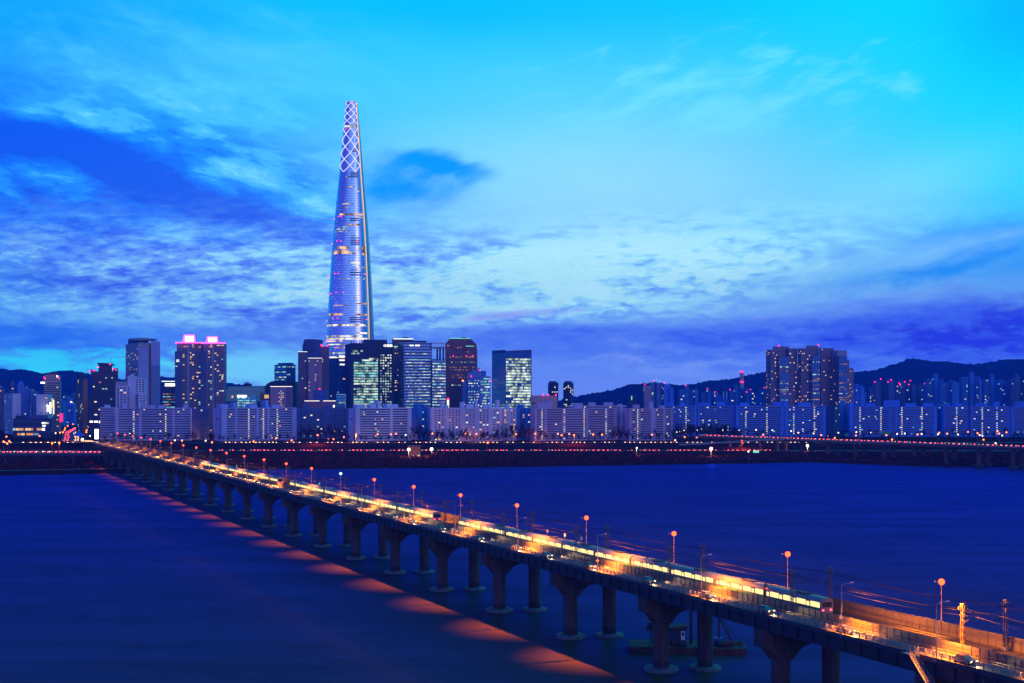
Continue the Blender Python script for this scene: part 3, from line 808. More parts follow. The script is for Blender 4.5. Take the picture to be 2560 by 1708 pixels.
# further off: small cars as single meshes
def small_car(front, name='car'):
    b = MB(); b.box(-0.87, 0.87, -2.2, 2.2, 0.3, 0.9); b.hexa([(-.8, -1.8, .9), (.8, -1.8, .9), (.8, 1.2, .9), (-.8, 1.2, .9), (-.68, -1.2, 1.43), (.68, -1.2, 1.43), (.68, .3, 1.43), (-.68, .3, 1.43)])
    nbody = len(b.f)
    z0, z1 = (0.5, 0.95)
    for x in (-0.58, 0.58):
        b.box(x - 0.3, x + 0.3, 2.205, 2.3, z0, z1); b.box(x - 0.3, x + 0.3, -2.3, -2.205, z0, z1)
    o = b.build(name, CARCOL[0]); me = o.data
    me.materials.append(M['headlight']); me.materials.append(M['taillight'])
    for q in me.polygons:
        if q.index >= nbody: q.material_index = 1 if (q.index - nbody) % 12 < 6 else 2
    return o
sc_proto = small_car(1); sc_used = False
TRAFFIC = MB(); TRMAT = []
def crowd_car(loc, rz):
    """one more pair of lamps and a body in the uncounted distant traffic"""
    n = len(TRAFFIC.v); cs, sn = math.cos(rz), math.sin(rz); me = sc_proto.data
    for v in me.vertices: TRAFFIC.v.append((loc[0] + v.co.x * cs - v.co.y * sn, loc[1] + v.co.x * sn + v.co.y * cs, loc[2] + v.co.z))
    for q in me.polygons: TRAFFIC.f.append(tuple(n + i for i in q.vertices)); TRMAT.append(q.material_index)
def place_small(loc, rz, label, group):
    global sc_used
    if group in ('cars on the left levee road', 'cars on the middle levee road', 'cars on the left riverside road', 'cars left of the bridge', 'cars on the city avenue', 'cars on the far lane of the elevated road', 'cars on the ramp beyond the bridge'):
        return crowd_car(loc, rz)
    o = sc_proto if not sc_used else sc_proto.copy()
    if sc_used: col.objects.link(o)
    sc_used = True
    o.location = loc; o.rotation_euler = (0, 0, rz); return tag(o, label, 'car', group)
t = 652.0
while t < 1340:
    place_small(B(t, 164.95, ZD + 0.01), toward, 'one of the far off cars with headlights queued along the distant end of the bridge', 'cars on the distant end of the bridge')
    t += rng.uniform(7.5, 11)
t = 1352.0
while t < 1500:
    place_small(B(t, 165.5, zd(t) + 0.02), toward, 'one of the cars with headlights coming down the ramp beyond the bridge', 'cars on the ramp beyond the bridge')
    t += rng.uniform(9, 16)

# ---------------------------------------------------------------- metal stair hung on the near railing
st_ = thing('metal_stair', 'steep silver metal stair with handrails hanging off the near bridge railing', 'stair', B(186, 162.6, ZD))
b = MB(); b.bbox(185.2, 187.2, 161.6, 163.0, ZD - 0.12, ZD - 0.02)
for tt, dd in ((185.3, 161.7), (187.1, 161.7), (185.3, 162.9), (187.1, 162.9)): b.tube([B(tt, dd, ZD), B(tt, dd, ZD + 1.3)], 0.045, 5)
for z in (0.65, 1.3):
    b.tube([B(187.1, 161.7, ZD + z), B(187.1, 162.9, ZD + z)], 0.04, 5); b.tube([B(187.1, 161.7, ZD + z), B(185.3, 161.7, ZD + z)], 0.04, 5)
b.build('landing', M['pole'], st_)
A0, A1 = (185.2, ZD - 0.1), (176.0, ZD - 9.3)
for d in (161.7, 162.9):
    MB().tube([B(A0[0], d, A0[1]), B(A1[0], d, A1[1])], 0.09, 6).build('stringer', M['pole'], st_)
    b = MB()
    for z in (0.55, 1.05): b.tube([B(A0[0], d, A0[1] + z), B(A1[0], d, A1[1] + z)], 0.045, 5)
    for k in range(10):
        f = k / 9; b.tube([B(A0[0] + (A1[0] - A0[0]) * f, d, A0[1] + (A1[1] - A0[1]) * f), B(A0[0] + (A1[0] - A0[0]) * f, d, A0[1] + (A1[1] - A0[1]) * f + 1.05)], 0.035, 5)
    b.build('handrail', M['pole'], st_)
b = MB()
for k in range(34):
    f = k / 33; tt = A0[0] + (A1[0] - A0[0]) * f; z = A0[1] + (A1[1] - A0[1]) * f
    b.bbox(tt - 0.14, tt + 0.14, 161.78, 162.82, z, z + 0.04)
b.build('tread', M['pole'], st_)

# ---------------------------------------------------------------- road signs on the near lamps
for t, lb in ((307, 'diamond road sign on a silver lamp pole in the middle of the near railing'), (206.8, 'small triangular road sign beside the silver lamp near the stair')):
    r = thing('road_sign', lb, 'road sign', B(t, 163.75, ZD))
    q = MB().tube([(0, 0, 0), (0, 0, 3.0)], 0.04, 6).build('post', M['pole']); q.parent = r
    nx = Vector((CT, ST, 0)) * 0.0
    tx = Vector((CT, ST, 0)); up = Vector((0, 0, 1))
    pts = [up * 2.2, tx * 0.45 + up * 2.75, up * 3.3, tx * -0.45 + up * 2.75] if t > 250 else [up * 2.9 + tx * -0.45, up * 2.9 + tx * 0.45, up * 3.8]
    q = MB().prism(pts, Vector((-ST, CT, 0)) * -0.05).build('sign_plate', M['pole']); q.parent = r

# ================================================================ buildings
QUADS = {}
def quad_mesh(mk):
    """unit pane in the local xz plane, facing -y"""
    if mk not in QUADS:
        me = bpy.data.meshes.new('pane'); me.from_pydata([(0, 0, 0), (1, 0, 0), (1, 0, 1), (0, 0, 1)], [], [(0, 1, 2, 3)]); me.materials.append(M[mk]); me.update()
        QUADS[mk] = me
    return QUADS[mk]
class Face:
    """a facade: s runs along it, z up, off = out of the wall"""
    def __init__(f, o, d, n, L, z0, z1): f.o, f.d, f.n, f.L, f.z0, f.z1 = o, d, n, L, z0, z1
    def p(f, s, z, off=0.0): return Vector((f.o.x + f.d.x * s + f.n.x * off, f.o.y + f.d.y * s + f.n.y * off, z))
    def pane(f, mb, s0, s1, za, zb, off=0.06):
        q = [f.p(s0, za, off), f.p(s1, za, off), f.p(s1, zb, off), f.p(s0, zb, off)]
        mb.poly(q if f.flip else q[::-1]) if False else mb.poly(q)
    def slab(f, mb, s0, s1, za, zb, o0, o1):
        mb.hexa([f.p(s0, za, o0), f.p(s1, za, o0), f.p(s1, za, o1), f.p(s0, za, o1), f.p(s0, zb, o0), f.p(s1, zb, o0), f.p(s1, zb, o1), f.p(s0, zb, o1)])
    def lit(f, name, mk, root, s0, s1, za, zb, off=0.09):
        o = bpy.data.objects.new(name, quad_mesh(mk)); col.objects.link(o); o.parent = root
        a = f.p(s0, za, off); w_ = woff(root); o.location = a - w_
        o.rotation_euler = (0, 0, math.atan2(f.d.y, f.d.x)); o.scale = (s1 - s0, 1, zb - za); return o
class Block:
    def __init__(k, root, x0, xs, x1, ytop, y, yaw=None, m='wall_grey', z0=12.5, depth=None, name='wall', ztop=None, roofm=None):
        k.root = root; C_ = W(xs, ytop, y)
        if yaw is None: yaw = -math.degrees(math.atan2(C_.x, y))
        a = R(yaw); r = Vector((math.cos(a), math.sin(a))); l = Vector((-math.sin(a), math.cos(a)))
        def length(dv, px, dflt):
            q = (px - PX) / FPX; den = dv.x - q * dv.y
            return (q * y - C_.x) / den
        k.Lr = length(r, x1, 20) if x1 > xs + 0.01 else (depth or 16)
        k.Ll = length(l, x0, 20) if x0 < xs - 0.01 else (depth or 16)
        if not 3 < k.Ll < 140: k.Ll = depth or 16
        if not 2 < k.Lr < 260: k.Lr = depth or 16
        if depth and xs - x0 < 3: k.Ll = depth
        k.z0, k.z1 = z0, (C_.z if ztop is None else ztop); k.c = C_; k.r, k.l = r, l
        c0 = Vector((C_.x, C_.y)); q = [c0, c0 + r * k.Lr, c0 + r * k.Lr + l * k.Ll, c0 + l * k.Ll]
        k.q = q
        mb = MB(); mb.hexa([(p.x, p.y, z0) for p in q] + [(p.x, p.y, k.z1) for p in q])
        k.o = mb.build(name, M[m], root)
        k.R = Face(c0, r, Vector((r.y, -r.x)), k.Lr, z0, k.z1)
        e = c0 + l * k.Ll
        k.L = Face(e, -l, Vector((-l.y, l.x)) * -1 if False else Vector((-r.x, -r.y)), k.Ll, z0, k.z1)
    def top(k, a0, a1, b0, b1, h, name='roof_house', m='wall_grey', z=None):
        """a box on the roof, a along the right face, b into depth (fractions)"""
        c0 = Vector((k.c.x, k.c.y)); z = k.z1 if z is None else z
        q = [c0 + k.r * (k.Lr * a) + k.l * (k.Ll * b_) for a, b_ in ((a0, b0), (a1, b0), (a1, b1), (a0, b1))]
        mb = MB(); mb.hexa([(p.x, p.y, z) for p in q] + [(p.x, p.y, z + h) for p in q]); return mb.build(name, M[m], k.root)
def bld(name, label, cat, px, y, group=None):
    return thing(name, label, cat, (((px - PX) / FPX) * y, y, 12.5), 0, group)
def pick(rng, mix):
    x = rng.random() * sum(w_ for _, w_ in mix)
    for m_, w_ in mix:
        x -= w_
        if x <= 0: return m_
    return mix[0][0]
APT = [('win_warm', 5), ('win_amber', 2), ('win_white', 3), ('win_cool', 1.2)]
COOLMIX = [('win_white', 4), ('win_cool', 3), ('win_blue', 1), ('win_warm', 1)]
def punch(k, f, fh=2.9, bw=4.0, wf=0.55, hf=0.5, plit=0.10, mix=APT, pane='pane', seed=1, ztop=None, zlo=None, cap=60, margin=0.04, lw=1.25):
    """rows of single windows: dark panes in one mesh, each lit one a part"""
    rng = random.Random(seed); z1 = (ztop or f.z1) - 1.2; z0 = max(zlo or f.z0, f.z0) + 1
    nz = max(1, int((z1 - z0) / fh)); nb = max(1, int(round(f.L * (1 - 2 * margin) / bw))); bw_ = f.L * (1 - 2 * margin) / nb
    dark = MB(); cells = []
    for j in range(nz):
        for i in range(nb):
            s = f.L * margin + bw_ * (i + 0.5 - wf / 2); z = z1 - fh * (j + 1) + fh * (1 - hf) * 0.5
            if rng.random() < plit: cells.append((s, z))
            else: f.pane(dark, s, s + bw_ * wf, z, z + fh * hf)
    if len(cells) > cap:
        rng.shuffle(cells)
        for s, z in cells[cap:]: f.pane(dark, s, s + bw_ * wf, z, z + fh * hf)
        cells = cells[:cap]
    for s, z in cells:
        f.lit('window', pick(rng, mix), k.root, s, s + bw_ * wf * min(1.05, lw) * rng.choice((0.8, 1, 1, 1.3)), z, z + fh * hf)
    if dark.f: tag(dark.build('window', M[pane], k.root), kind='stuff')
def bands(k, f, fh=3.0, dark_h=1.5, pane='pane', m='wall_lavender', plit=0.03, mix=APT, seed=1, cols_=(), piers_=(), s0=0.0, s1=None, name='balcony', cap=40, colmix=None, blank=()):
    """a slab block: open galleries floor by floor, blank piers between, lit stair columns"""
    rng = random.Random(seed); s1 = s1 or f.L; z1 = f.z1 - 0.9
    nz = int((z1 - f.z0) / fh); dark = MB()
    segs = []; cur = s0
    for a, b_ in sorted(piers_):
        if a * f.L > cur: segs.append((cur, a * f.L))
        cur = b_ * f.L
    if cur < s1: segs.append((cur, s1))
    for a, b_ in piers_:
        pb = MB(); f.slab(pb, a * f.L, b_ * f.L, f.z0, f.z1 + 0.3, 0.0, 1.15); pb.build('stair_bay', M[m], k.root)
    n_l = 0
    for j in range(nz):
        za = z1 - fh * (j + 1)
        bm_ = MB()
        for a, b_ in segs: f.slab(bm_, a + 0.02, b_ - 0.02, za, za + fh - dark_h, 0.02, 0.95)
        bm_.build(name, M[m], k.root)
        for a, b_ in segs:
            f.pane(dark, a, b_, za + fh - dark_h, za + fh, 0.04)
            s = a + rng.uniform(1, 5)
            while s < b_ - 3:
                if rng.random() < plit * 2.6 and n_l < cap:
                    f.lit('window', pick(rng, mix), k.root, s, s + rng.uniform(1.4, 2.6), za + fh - dark_h + 0.1, za + fh - 0.15, 0.12); n_l += 1
                s += 9.0
        for c_ in cols_:
            s = c_ * f.L
            if rng.random() < 0.92: f.lit('stair_window', pick(rng, colmix or [('win_white', 5), ('win_cool', 1), ('win_warm', 1)]), k.root, s - 0.9, s + 0.9, za + fh - 1.35, za + fh - 0.3, 1.25 if any(a <= c_ <= b_ for a, b_ in piers_) else 0.16)
    tag(dark.build('gallery_glass', M[pane], k.root), kind='stuff')
def rows(k, f, fh=4.0, hf=0.55, mk=('row_white',), seed=1, ztop=None, zlo=None, s0=0.03, s1=0.97, pl=0.85, cut=0.3, mull=3.0, dark='curtain', name='lit_floor', gap=0.25):
    """office floors: each lit floor a part, broken by dark rooms"""
    rng = random.Random(seed); z1 = (ztop or f.z1) - 1; z0 = (zlo or f.z0) + 1; nz = int((z1 - z0) / fh)
    for j in range(nz):
        z = z1 - fh * (j + 1) + 0.3
        if rng.random() > pl: continue
        b = MB(); s = s0 * f.L; on = rng.random() > 0.15
        while s < s1 * f.L - 0.5:
            if rng.random() < cut * 0.5: on = not on
            if not on and rng.random() < 0.45: on = True
            e = min(s + mull, s1 * f.L)
            if on: f.pane(b, s + gap, e - gap, z, z + fh * hf, 0.07)
            s = e
        if b.f: b.build(name, M[rng.choice(mk)], k.root)
def spandrels(k, f, fh, h, m, ztop=None, off=0.10, seed=0):
    b = MB(); z = (ztop or f.z1) - 1
    while z > f.z0 + 2:
        f.slab(b, 0, f.L, z - h, z, 0.005, off); z -= fh
    tag(b.build('spandrel', M[m], k.root), kind='stuff')
def ribs(k, f, step, w_, m, off=0.25, z0=None, z1=None, s0=0.0, s1=1.0, name='rib'):
    b = MB(); s = s0 * f.L
    while s < s1 * f.L - w_:
        f.slab(b, s, s + w_, z0 or f.z0, z1 or f.z1, 0.005, off); s += step
    tag(b.build(name, M[m], k.root), kind='stuff')
def beacon(k_root, px, py, y, r=1.3, mk='red', name='beacon'):
    p = W(px, py, y); b = MB(); b.lathe(p, [(0.05, -r), (r * 0.8, -r * 0.5), (r, 0), (r * 0.8, r * 0.5), (0.05, r)], 10)
    return b.build(name, M[mk], k_root)
def bar(root, pts, r, mk, name, n=5):
    return MB().tube(pts, r, n).build(name, M[mk], root)
def poly_block(root, pts_px, y, depth, m, name):
    """an outline in the vertical plane at distance y, given its true depth"""
    return MB().prism([W(px, py, y) for px, py in pts_px], (0, depth, 0)).build(name, M[m], root)

# ---------------------------------------------------------------- the supertall tower
TY = 2250.0
twr = thing('skyscraper', 'supertall tapering glass skyscraper with glowing lattice crown towering over the skyline', 'skyscraper', ((878 - PX) / FPX * TY, TY, 12.5))
tc_ = Vector(((877.5 - PX) / FPX * TY, TY + 40))
PROF = [(258, 14.0), (300, 17.6), (340, 21.0), (434, 29.2), (500, 35.6), (560, 41.3), (640, 47.2), (720, 52.0), (800, 56.2), (860, 58.2), (940, 58.8), (1080, 58.5)]
K_T = (TY + 40) / FPX
def tw_r(py):
    for (a, ra), (b_, rb) in zip(PROF, PROF[1:]):
        if py <= b_: return (ra + (rb - ra) * max(0, (py - a)) / (b_ - a)) * K_T
    return PROF[-1][1] * K_T
def tw_c(py):      # the axis leans a little in the picture: 879.5 at the top
    return ((879.8 + (876.2 - 879.8) * min(1, (py - 258) / 600.0)) - PX) * K_T
def tw_z(py): return HC - (py - PY) * K_T
SEAM = R(-38)          # bearing of the open seam, from +x
def tw_p(a, py, grow=0.0):
    """point on the skin at bearing a (0 = +x, -90 deg = towards the viewer)"""
    r = tw_r(py) + grow; ca, sa = math.cos(a), math.sin(a); n = 2.9
    q = (abs(ca) ** n + abs(sa) ** n) ** (-1 / n)
    return Vector((tw_c(py) + r * q * ca, TY + 40 + r * q * sa, tw_z(py)))
def tw_shell(name, a0, a1, y0, y1, m, parent, n=40, grow=0.0, rows_=60, thick=0.0):
    b = MB(); 
    for j in range(rows_ + 1):
        py = y0 + (y1 - y0) * j / rows_
        for i in range(n + 1): b.v.append(tuple(tw_p(a0 + (a1 - a0) * i / n, py, grow)))
    for j in range(rows_):
        for i in range(n):
            b.f.append((j * (n + 1) + i, (j + 1) * (n + 1) + i, (j + 1) * (n + 1) + i + 1, j * (n + 1) + i + 1))
    o = b.build(name, m, parent, smooth=True)
    return o
# glass skin: floors and mullions are the skin's own pattern
m = bpy.data.materials.new('tower_glass'); m.use_nodes = True; nt = m.node_tree; S.nt = nt
p_ = nt.nodes['Principled BSDF']; g = nt.nodes.new('ShaderNodeNewGeometry'); sp = nt.nodes.new('ShaderNodeSeparateXYZ'); nt.links.new(g.outputs['Position'], sp.inputs[0])
gx, gy, gz = S(sp.outputs[0]), S(sp.outputs[1]), S(sp.outputs[2])
fl = S.m('FRACT', gz / 4.3); flm = ramp01(fl, 0.20, 0.30) * ramp01(fl, 0.98, 0.90)
ang = S.m('ARCTAN2', gy - (TY + 40), gx - tc_.x); mu = S.m('FRACT', ang * 15.0); mum = ramp01(mu, 0.10, 0.22) * ramp01(mu, 0.98, 0.88)
grid = flm * mum
cell = noise(comb(S.m('FLOOR', ang * 15.0) * 3.7, S.m('FLOOR', gz / 8.6) * 5.3, 0.0), 1.0, 0)
nt.links.new(mixc(grid, (0.50, 0.60, 0.78, 1), mixc(ramp01(cell, 0.3, 0.7), (0.64, 0.74, 0.90, 1), (0.82, 0.90, 0.98, 1))).s, p_.inputs['Base Color'])
p_.inputs['Metallic'].default_value = 0.92
nt.links.new((0.34 - grid * 0.14).s, p_.inputs['Roughness'])
M['tower_glass'] = m
M['tower_dark'] = mat('tower_dark_glass', (0.16, 0.20, 0.36), 0.3, metal=0.7)
M['tower_louvre'] = mat('plant_floor_louvre', (0.02, 0.05, 0.12), 0.6)
M['lattice'] = glow('lattice_light', (0.86, 0.78, 1.0), 1.5)
M['seam_gold'] = glow('seam_light', (1.0, 0.62, 0.30), 1.2)
M['tw_row'] = glow('tower_lit_floor', (1.0, 0.92, 0.72), 1.3, mottled=0.08)
M['tw_amber'] = glow('tower_amber_floor', (1.0, 0.62, 0.34), 1.15, mottled=0.10)
M['tw_cool'] = glow('tower_cool_floor', (0.75, 0.95, 0.85), 0.9, mottled=0.20)
M['tw_dot'] = glow('tower_small_windows', (0.40, 0.85, 0.80), 0.8)
A_L = R(-200)
skin = tw_shell('curtain_wall', A_L, SEAM - R(2), 258, 1080, M['tower_glass'], twr, 56, 0, 70)
tw_shell('back_wall', SEAM + R(2), R(160), 264, 1080, M['tower_dark'], twr, 40, 0, 50)
# roof deck inside the crown
b = MB(); b.poly([tw_p(R(-180 + 10 * i), 268, -0.6) for i in range(36)]); b.build('roof', M['wall_dark'], twr)
def seam_pt(py, g=0.6): return tw_p(SEAM, py, g)
bar(twr, [seam_pt(258 + 12 * i, 0.35) for i in range(52)], 0.9, 'seam_gold', 'seam_light', 6)
# dark inner face of the seam with ledges near the crown
b = MB()
for i in range(14):
    py = 262 + i * 13; a, c_ = SEAM + R(4), SEAM + R(38)
    q = [tw_p(a, py, 0.25), tw_p(c_, py, 0.25), tw_p(c_, py + 4, 0.25), tw_p(a, py + 4, 0.25)]; b.poly(q)
tag(b.build('seam_ledge', M['tower_louvre'], twr), kind='stuff')
# glowing diagrid
def lat_line(pts, r, name='lattice_light'):
    return pts
def front_a(u): return R(-90) + (SEAM - R(-90)) * u * 0.93 if u >= 0 else R(-90) + R(62) * u
def lattice(y0, y1, nrow, name, r):
    b = MB(); N = nrow
    for i in range(-2, 3):
        for j in range(N):
            if (i + j) % 2: continue
            for di in (-1, 1):
                i2 = i + di
                if i2 < -2 or i2 > 2: continue
                pts = []
                for q in range(5):
                    f = q / 4; pts.append(tw_p(front_a((i + di * f) / 2), y0 + (y1 - y0) * (j + f) / N, 0.7))
                b.tube(pts, r, 5)
    return b.build(name, M['lattice'], twr)
lattice(323, 434, 7, 'lattice_light', 0.42)
lattice(259, 314, 6, 'lattice_light', 0.36)
def tw_band(mk, y0, y1, u0=-1.0, u1=1.0, name='lit_floor', g_=0.45, n=18):
    b = MB()
    for i in range(n):
        ua, ub = u0 + (u1 - u0) * i / n, u0 + (u1 - u0) * (i + 1) / n
        b.poly([tw_p(front_a(ua), y1, g_), tw_p(front_a(ub), y1, g_), tw_p(front_a(ub), y0, g_), tw_p(front_a(ua), y0, g_)])
    return b.build(name, M[mk], twr)
for a in [('tw_row', 317, 322, -.9, .8), ('tw_amber', 539, 543.5, -.55, .95), ('tw_amber', 547, 549.5, .55, .95), ('tw_amber', 621, 629, -.55, .0), ('tw_amber', 631, 640, -.75, .05), ('tw_row', 623, 629, .42, .66),
          ('tw_amber', 620, 630, .78, 1.), ('tw_row', 635, 641, .1, .42), ('tw_amber', 632, 642, .78, 1.), ('tw_row', 655, 657, .35, .48), ('tw_row', 660, 663.5, .12, .66), ('tw_row', 667, 669.5, .25, .5),
          ('tw_amber', 672, 676, .72, .96), ('tw_row', 678, 681, .12, .65), ('tw_row', 593, 595, .12, .46), ('tw_cool', 572, 574, -.55, .05), ('tw_cool', 577, 579.5, -.75, -.2), ('tw_cool', 583, 585, -.8, .0), ('tw_amber', 565, 569, -.1, .8),
          ('tw_amber', 761, 764.5, .42, 1.0), ('tw_amber', 766, 768.5, -.6, .0), ('tw_amber', 787, 792, -.85, -.2), ('tw_amber', 788, 792, .35, 1.0), ('tw_row', 813.5, 818.5, -1.15, 1.0), ('tw_row', 833.5, 837.5, .45, .95),
          ('tw_row', 841, 845, -1.1, .7), ('tw_row', 847, 852, -1.1, .95), ('tw_row', 854, 857, -1.0, -.2), ('tw_row', 862, 865, -.8, .8), ('tw_amber', 870, 872.5, -.5, 0.6), ('tw_cool', 700, 702, -.4, .9),
          ('tw_cool', 747, 749, .2, .5), ('tw_amber', 514, 516, -.5, .3), ('tw_amber', 524, 526, -.45, -.1), ('tw_amber', 471, 473.5, -.2, .4), ('tw_amber', 482, 484, .55, .8), ('tw_cool', 446, 448, -.3, .1), ('tw_cool', 883, 887, -1., .9), ('tw_row', 893, 897, -1., .6)]:
    tw_band(*a)
for y0, u0, u1 in ((436, .05, .72), (441, .05, .72), (446, .05, .72), (551, .05, .62), (556, .05, .62), (599, .1, .66), (604.5, .1, .66), (609.5, .1, .66), (614.5, .1, .66), (684.5, .1, .7), (690.5, .1, .7), (796, .1, .68), (801, .1, .68), (806.5, .1, .68), (376, .2, .62), (381, .2, .62)):
    tw_band('tower_louvre', y0, y0 + 2.6, u0, u1, 'plant_louvre', 0.5, 8)
b = MB(); rng = random.Random(2)
for j in range(70):
    y0 = 500 + j * 5.7
    for i in range(34):
        u = -0.95 + 1.9 * i / 33
        if rng.random() < 0.08 + (0.12 if u < 0.2 else 0): 
            b.poly([tw_p(front_a(u), y0 + 1.2, 0.4), tw_p(front_a(u + 0.02), y0 + 1.2, 0.4), tw_p(front_a(u + 0.02), y0, 0.4), tw_p(front_a(u), y0, 0.4)])
tag(b.build('window', M['tw_dot'], twr), kind='stuff')
for u, py in ((-1.2, 549), (-.6, 546), (-.45, 546), (-1.15, 611), (-.6, 607), (-.4, 607), (.5, 608), (-1.2, 693), (-.6, 688), (-.45, 688), (.9, 689), (-1.2, 740), (-.8, 737), (-.5, 735), (-.2, 735), (.6, 737), (-1.2, 803), (-.6, 799), (-.4, 799),
              (.95, 801), (-1.2, 856), (-.9, 854), (-.6, 855), (-.3, 853), (.5, 854), (-.5, 326), (.85, 327), (-.7, 258), (-.1, 257), (.3, 258)):
    p = tw_p(front_a(u), py, 0.9); MB().lathe(p, [(0.1, -1.3), (0.6, 0), (0.1, 1.0)], 8).build('beacon', M['red'], twr)
bar(twr, [tw_p(SEAM - R(2) - R(3) * i, 258, 0.0) for i in range(50)], 0.5, 'wall_grey', 'crown_rim')

# ---------------------------------------------------------------- left quarter, from the edge inwards
r = bld('apartment_block', 'dark narrow apartment tower cut off by the left edge of the view', 'apartment block', 0, 2150)
k = Block(r, -40, -14, 12, 969, 2150, 20, 'wall_darkblue'); punch(k, k.R, plit=.02, seed=3); punch(k, k.L, plit=.02, seed=4); k.top(.2, .7, .2, .8, 3)
r = bld('apartment_block', 'blue apartment slab with a blank white gable at the far left', 'apartment block', 30, 1950)
k = Block(r, 11, 31, 52, 984, 1950, 32, 'wall_white'); punch(k, k.L, plit=.015, seed=5, bw=3.4, pane='pane_blue'); k.top(.1, .6, .3, .8, 5, m='wall_darkblue')
f = k.R; f.slab(b := MB(), f.L * .45, f.L * .9, f.z0 + 8, f.z0 + 8.4, .005, .05); b.build('gable_stripe', M['sign_red'] if False else M['wall_brown'], r)
b = MB(); f.slab(b, f.L * .5, f.L * .62, f.z0 + 28, f.z0 + 31, .005, .05); f.slab(b, f.L * .68, f.L * .8, f.z0 + 28, f.z0 + 31, .005, .05); b.build('gable_mark', M['wall_blue'], r)
r = bld('apartment_block', 'dark slim tower rising behind the blue slab at the far left', 'apartment block', 27, 2400)
k = Block(r, 18, 27, 36, 952, 2400, 20, 'wall_darkblue'); punch(k, k.R, plit=.04, seed=6); punch(k, k.L, plit=.04, seed=7)
r = bld('apartment_block', 'pale apartment tower with a raised roof house, second group at far left', 'apartment block', 48, 2250)
k = Block(r, 38, 44, 60, 959, 2250, 20, 'wall_paleblue'); punch(k, k.R, plit=.03, seed=8, wf=.4); punch(k, k.L, plit=.02, seed=9); k.top(.2, .8, .2, .8, 4, m='wall_paleblue')
r = bld('apartment_block', 'blue apartment tower just right of the tower with the raised roof house', 'apartment block', 64, 2200)
k = Block(r, 53, 60, 74, 970, 2200, 20, 'wall_blue'); punch(k, k.R, plit=.03, seed=10); punch(k, k.L, plit=.02, seed=11); k.top(.2, .7, .2, .8, 3)
r = bld('apartment_block', 'blue apartment slab with dark window stripes left of the white gable pair', 'apartment block', 84, 2100)
k = Block(r, 70, 78, 97, 978, 2100, 25, 'wall_blue'); punch(k, k.R, plit=.03, seed=12, wf=.7, mix=COOLMIX); punch(k, k.L, plit=.02, seed=13); k.top(.1, .5, .2, .8, 3)
r = bld('apartment_block', 'slab with a tall blank white gable left of the tan banded tower', 'apartment block', 104, 1950)
k = Block(r, 88, 91, 118, 986, 1950, 12, 'wall_white', depth=60); punch(k, k.L, plit=.03, seed=14, bw=3.2)
f = k.R; punch(k, Face(f.p(f.L * .78, 0).xy, f.d, f.n, f.L * .22, f.z0, f.z1), plit=.05, seed=15, bw=2.5)
b = MB(); f.slab(b, f.L * .3, f.L * .6, f.z0 + 12, f.z0 + 12.4, .005, .05); b.build('gable_stripe', M['wall_brown'], r)
b = MB(); f.slab(b, f.L * .36, f.L * .44, f.z0 + 30, f.z0 + 33, .005, .05); f.slab(b, f.L * .48, f.L * .56, f.z0 + 30, f.z0 + 33, .005, .05); b.build('gable_mark', M['wall_blue'], r)
r = bld('tower_block', 'tan rounded tower with banded floors and red roof lights at left', 'tower block', 128, 2080)
k = Block(r, 98, 110, 150, 955, 2080, 12, 'wall_tan'); k2 = Block(r, 107, 112, 149, 938, 2085, 12, 'wall_tan', z0=k.z1 - 2, name='upper_storeys')
bands(k, k.R, 3.4, 1.7, m='wall_tan', plit=.06, seed=16, name='balcony'); punch(k, k.L, plit=.05, seed=17, mix=COOLMIX); punch(k2, k2.R, plit=.1, seed=18, fh=4)
k2.top(.1, .75, .1, .8, 3.5, m='wall_brown')
for px, py in ((110, 944), (143, 942), (147, 946), (112, 947)): beacon(r, px, py, 2075, 1.2)
beacon(r, 143, 941, 2074, 1.6, 'white_lamp', 'roof_lamp'); MB().box(*[0] * 6) if False else None
p = W(107, 957, 2070); MB().box(p.x - 3, p.x + 3, p.y - 1, p.y, p.z - 1.4, p.z + 1.4).build('lit_sign', M['sign_white'], r)
for px, y0, y1, mk in ((119, 1012, 1030, 'sign_white'), (126, 1006, 1034, 'sign_white'), (131, 996, 1020, 'win_warm'), (134, 1000, 1036, 'win_white')):
    a, c_ = W(px - 1.6, y1, 1945), W(px + 1.6, y0, 1945)
    s_ = MB(); s_.box(a.x, c_.x, 1944.4, 1945.6, a.z, c_.z); tag(s_.build('lit_sign', M[mk]), {119: 'tall white light strip beside the white gable at left', 126: 'second tall white light strip right of the white gable', 131: 'short warm light strip on the tan tower foot', 134: 'thin white light strip nearest the avenue'}[px], 'sign')
r = bld('shop_building', 'low dark shopping building with a row of lit orange and white shop windows', 'shop building', 76, 1790)
k = Block(r, 27, 32, 125, 1047, 1790, 8, 'wall_dark'); f = k.R
rng = random.Random(8)
for za, h, ss in ((f.z0 + 10.0, 3.2, [(0, .07, 'win_cool'), (.08, .18, 'win_warm'), (.2, .24, 'win_warm'), (.25, .29, 'win_amber'), (.33, .5, 'win_warm'), (.52, .55, 'win_amber'), (.64, .76, 'win_amber'), (.78, .86, 'sign_white')]),
                  (f.z0 + 3.5, 3.0, [(.12, .2, 'win_amber'), (.22, .32, 'win_warm'), (.36, .55, 'win_amber'), (.57, .7, 'win_blue')]), (f.z0 + 19, 2.2, [(.78, .86, 'sign_white'), (.87, .98, 'row_white')]), (f.z0 + 15.5, 1.8, [(.8, .88, 'sign_white')])):
    for a, b_, mk in ss: f.lit('shop_window', mk, r, f.L * a, f.L * b_, za, za + h)
b = MB()
for z in (f.z0 + 7.6, f.z0 + 14.2, f.z0 + 22): f.slab(b, 0, f.L, z, z + 1.3, .005, 1.0)
tag(b.build('floor_ledge', M['wall_deepblue'], r), kind='stuff')
k.top(.05, .3, .2, .8, 4, m='wall_dark'); k.top(.45, .9, .1, .8, 5, m='wall_deepblue')
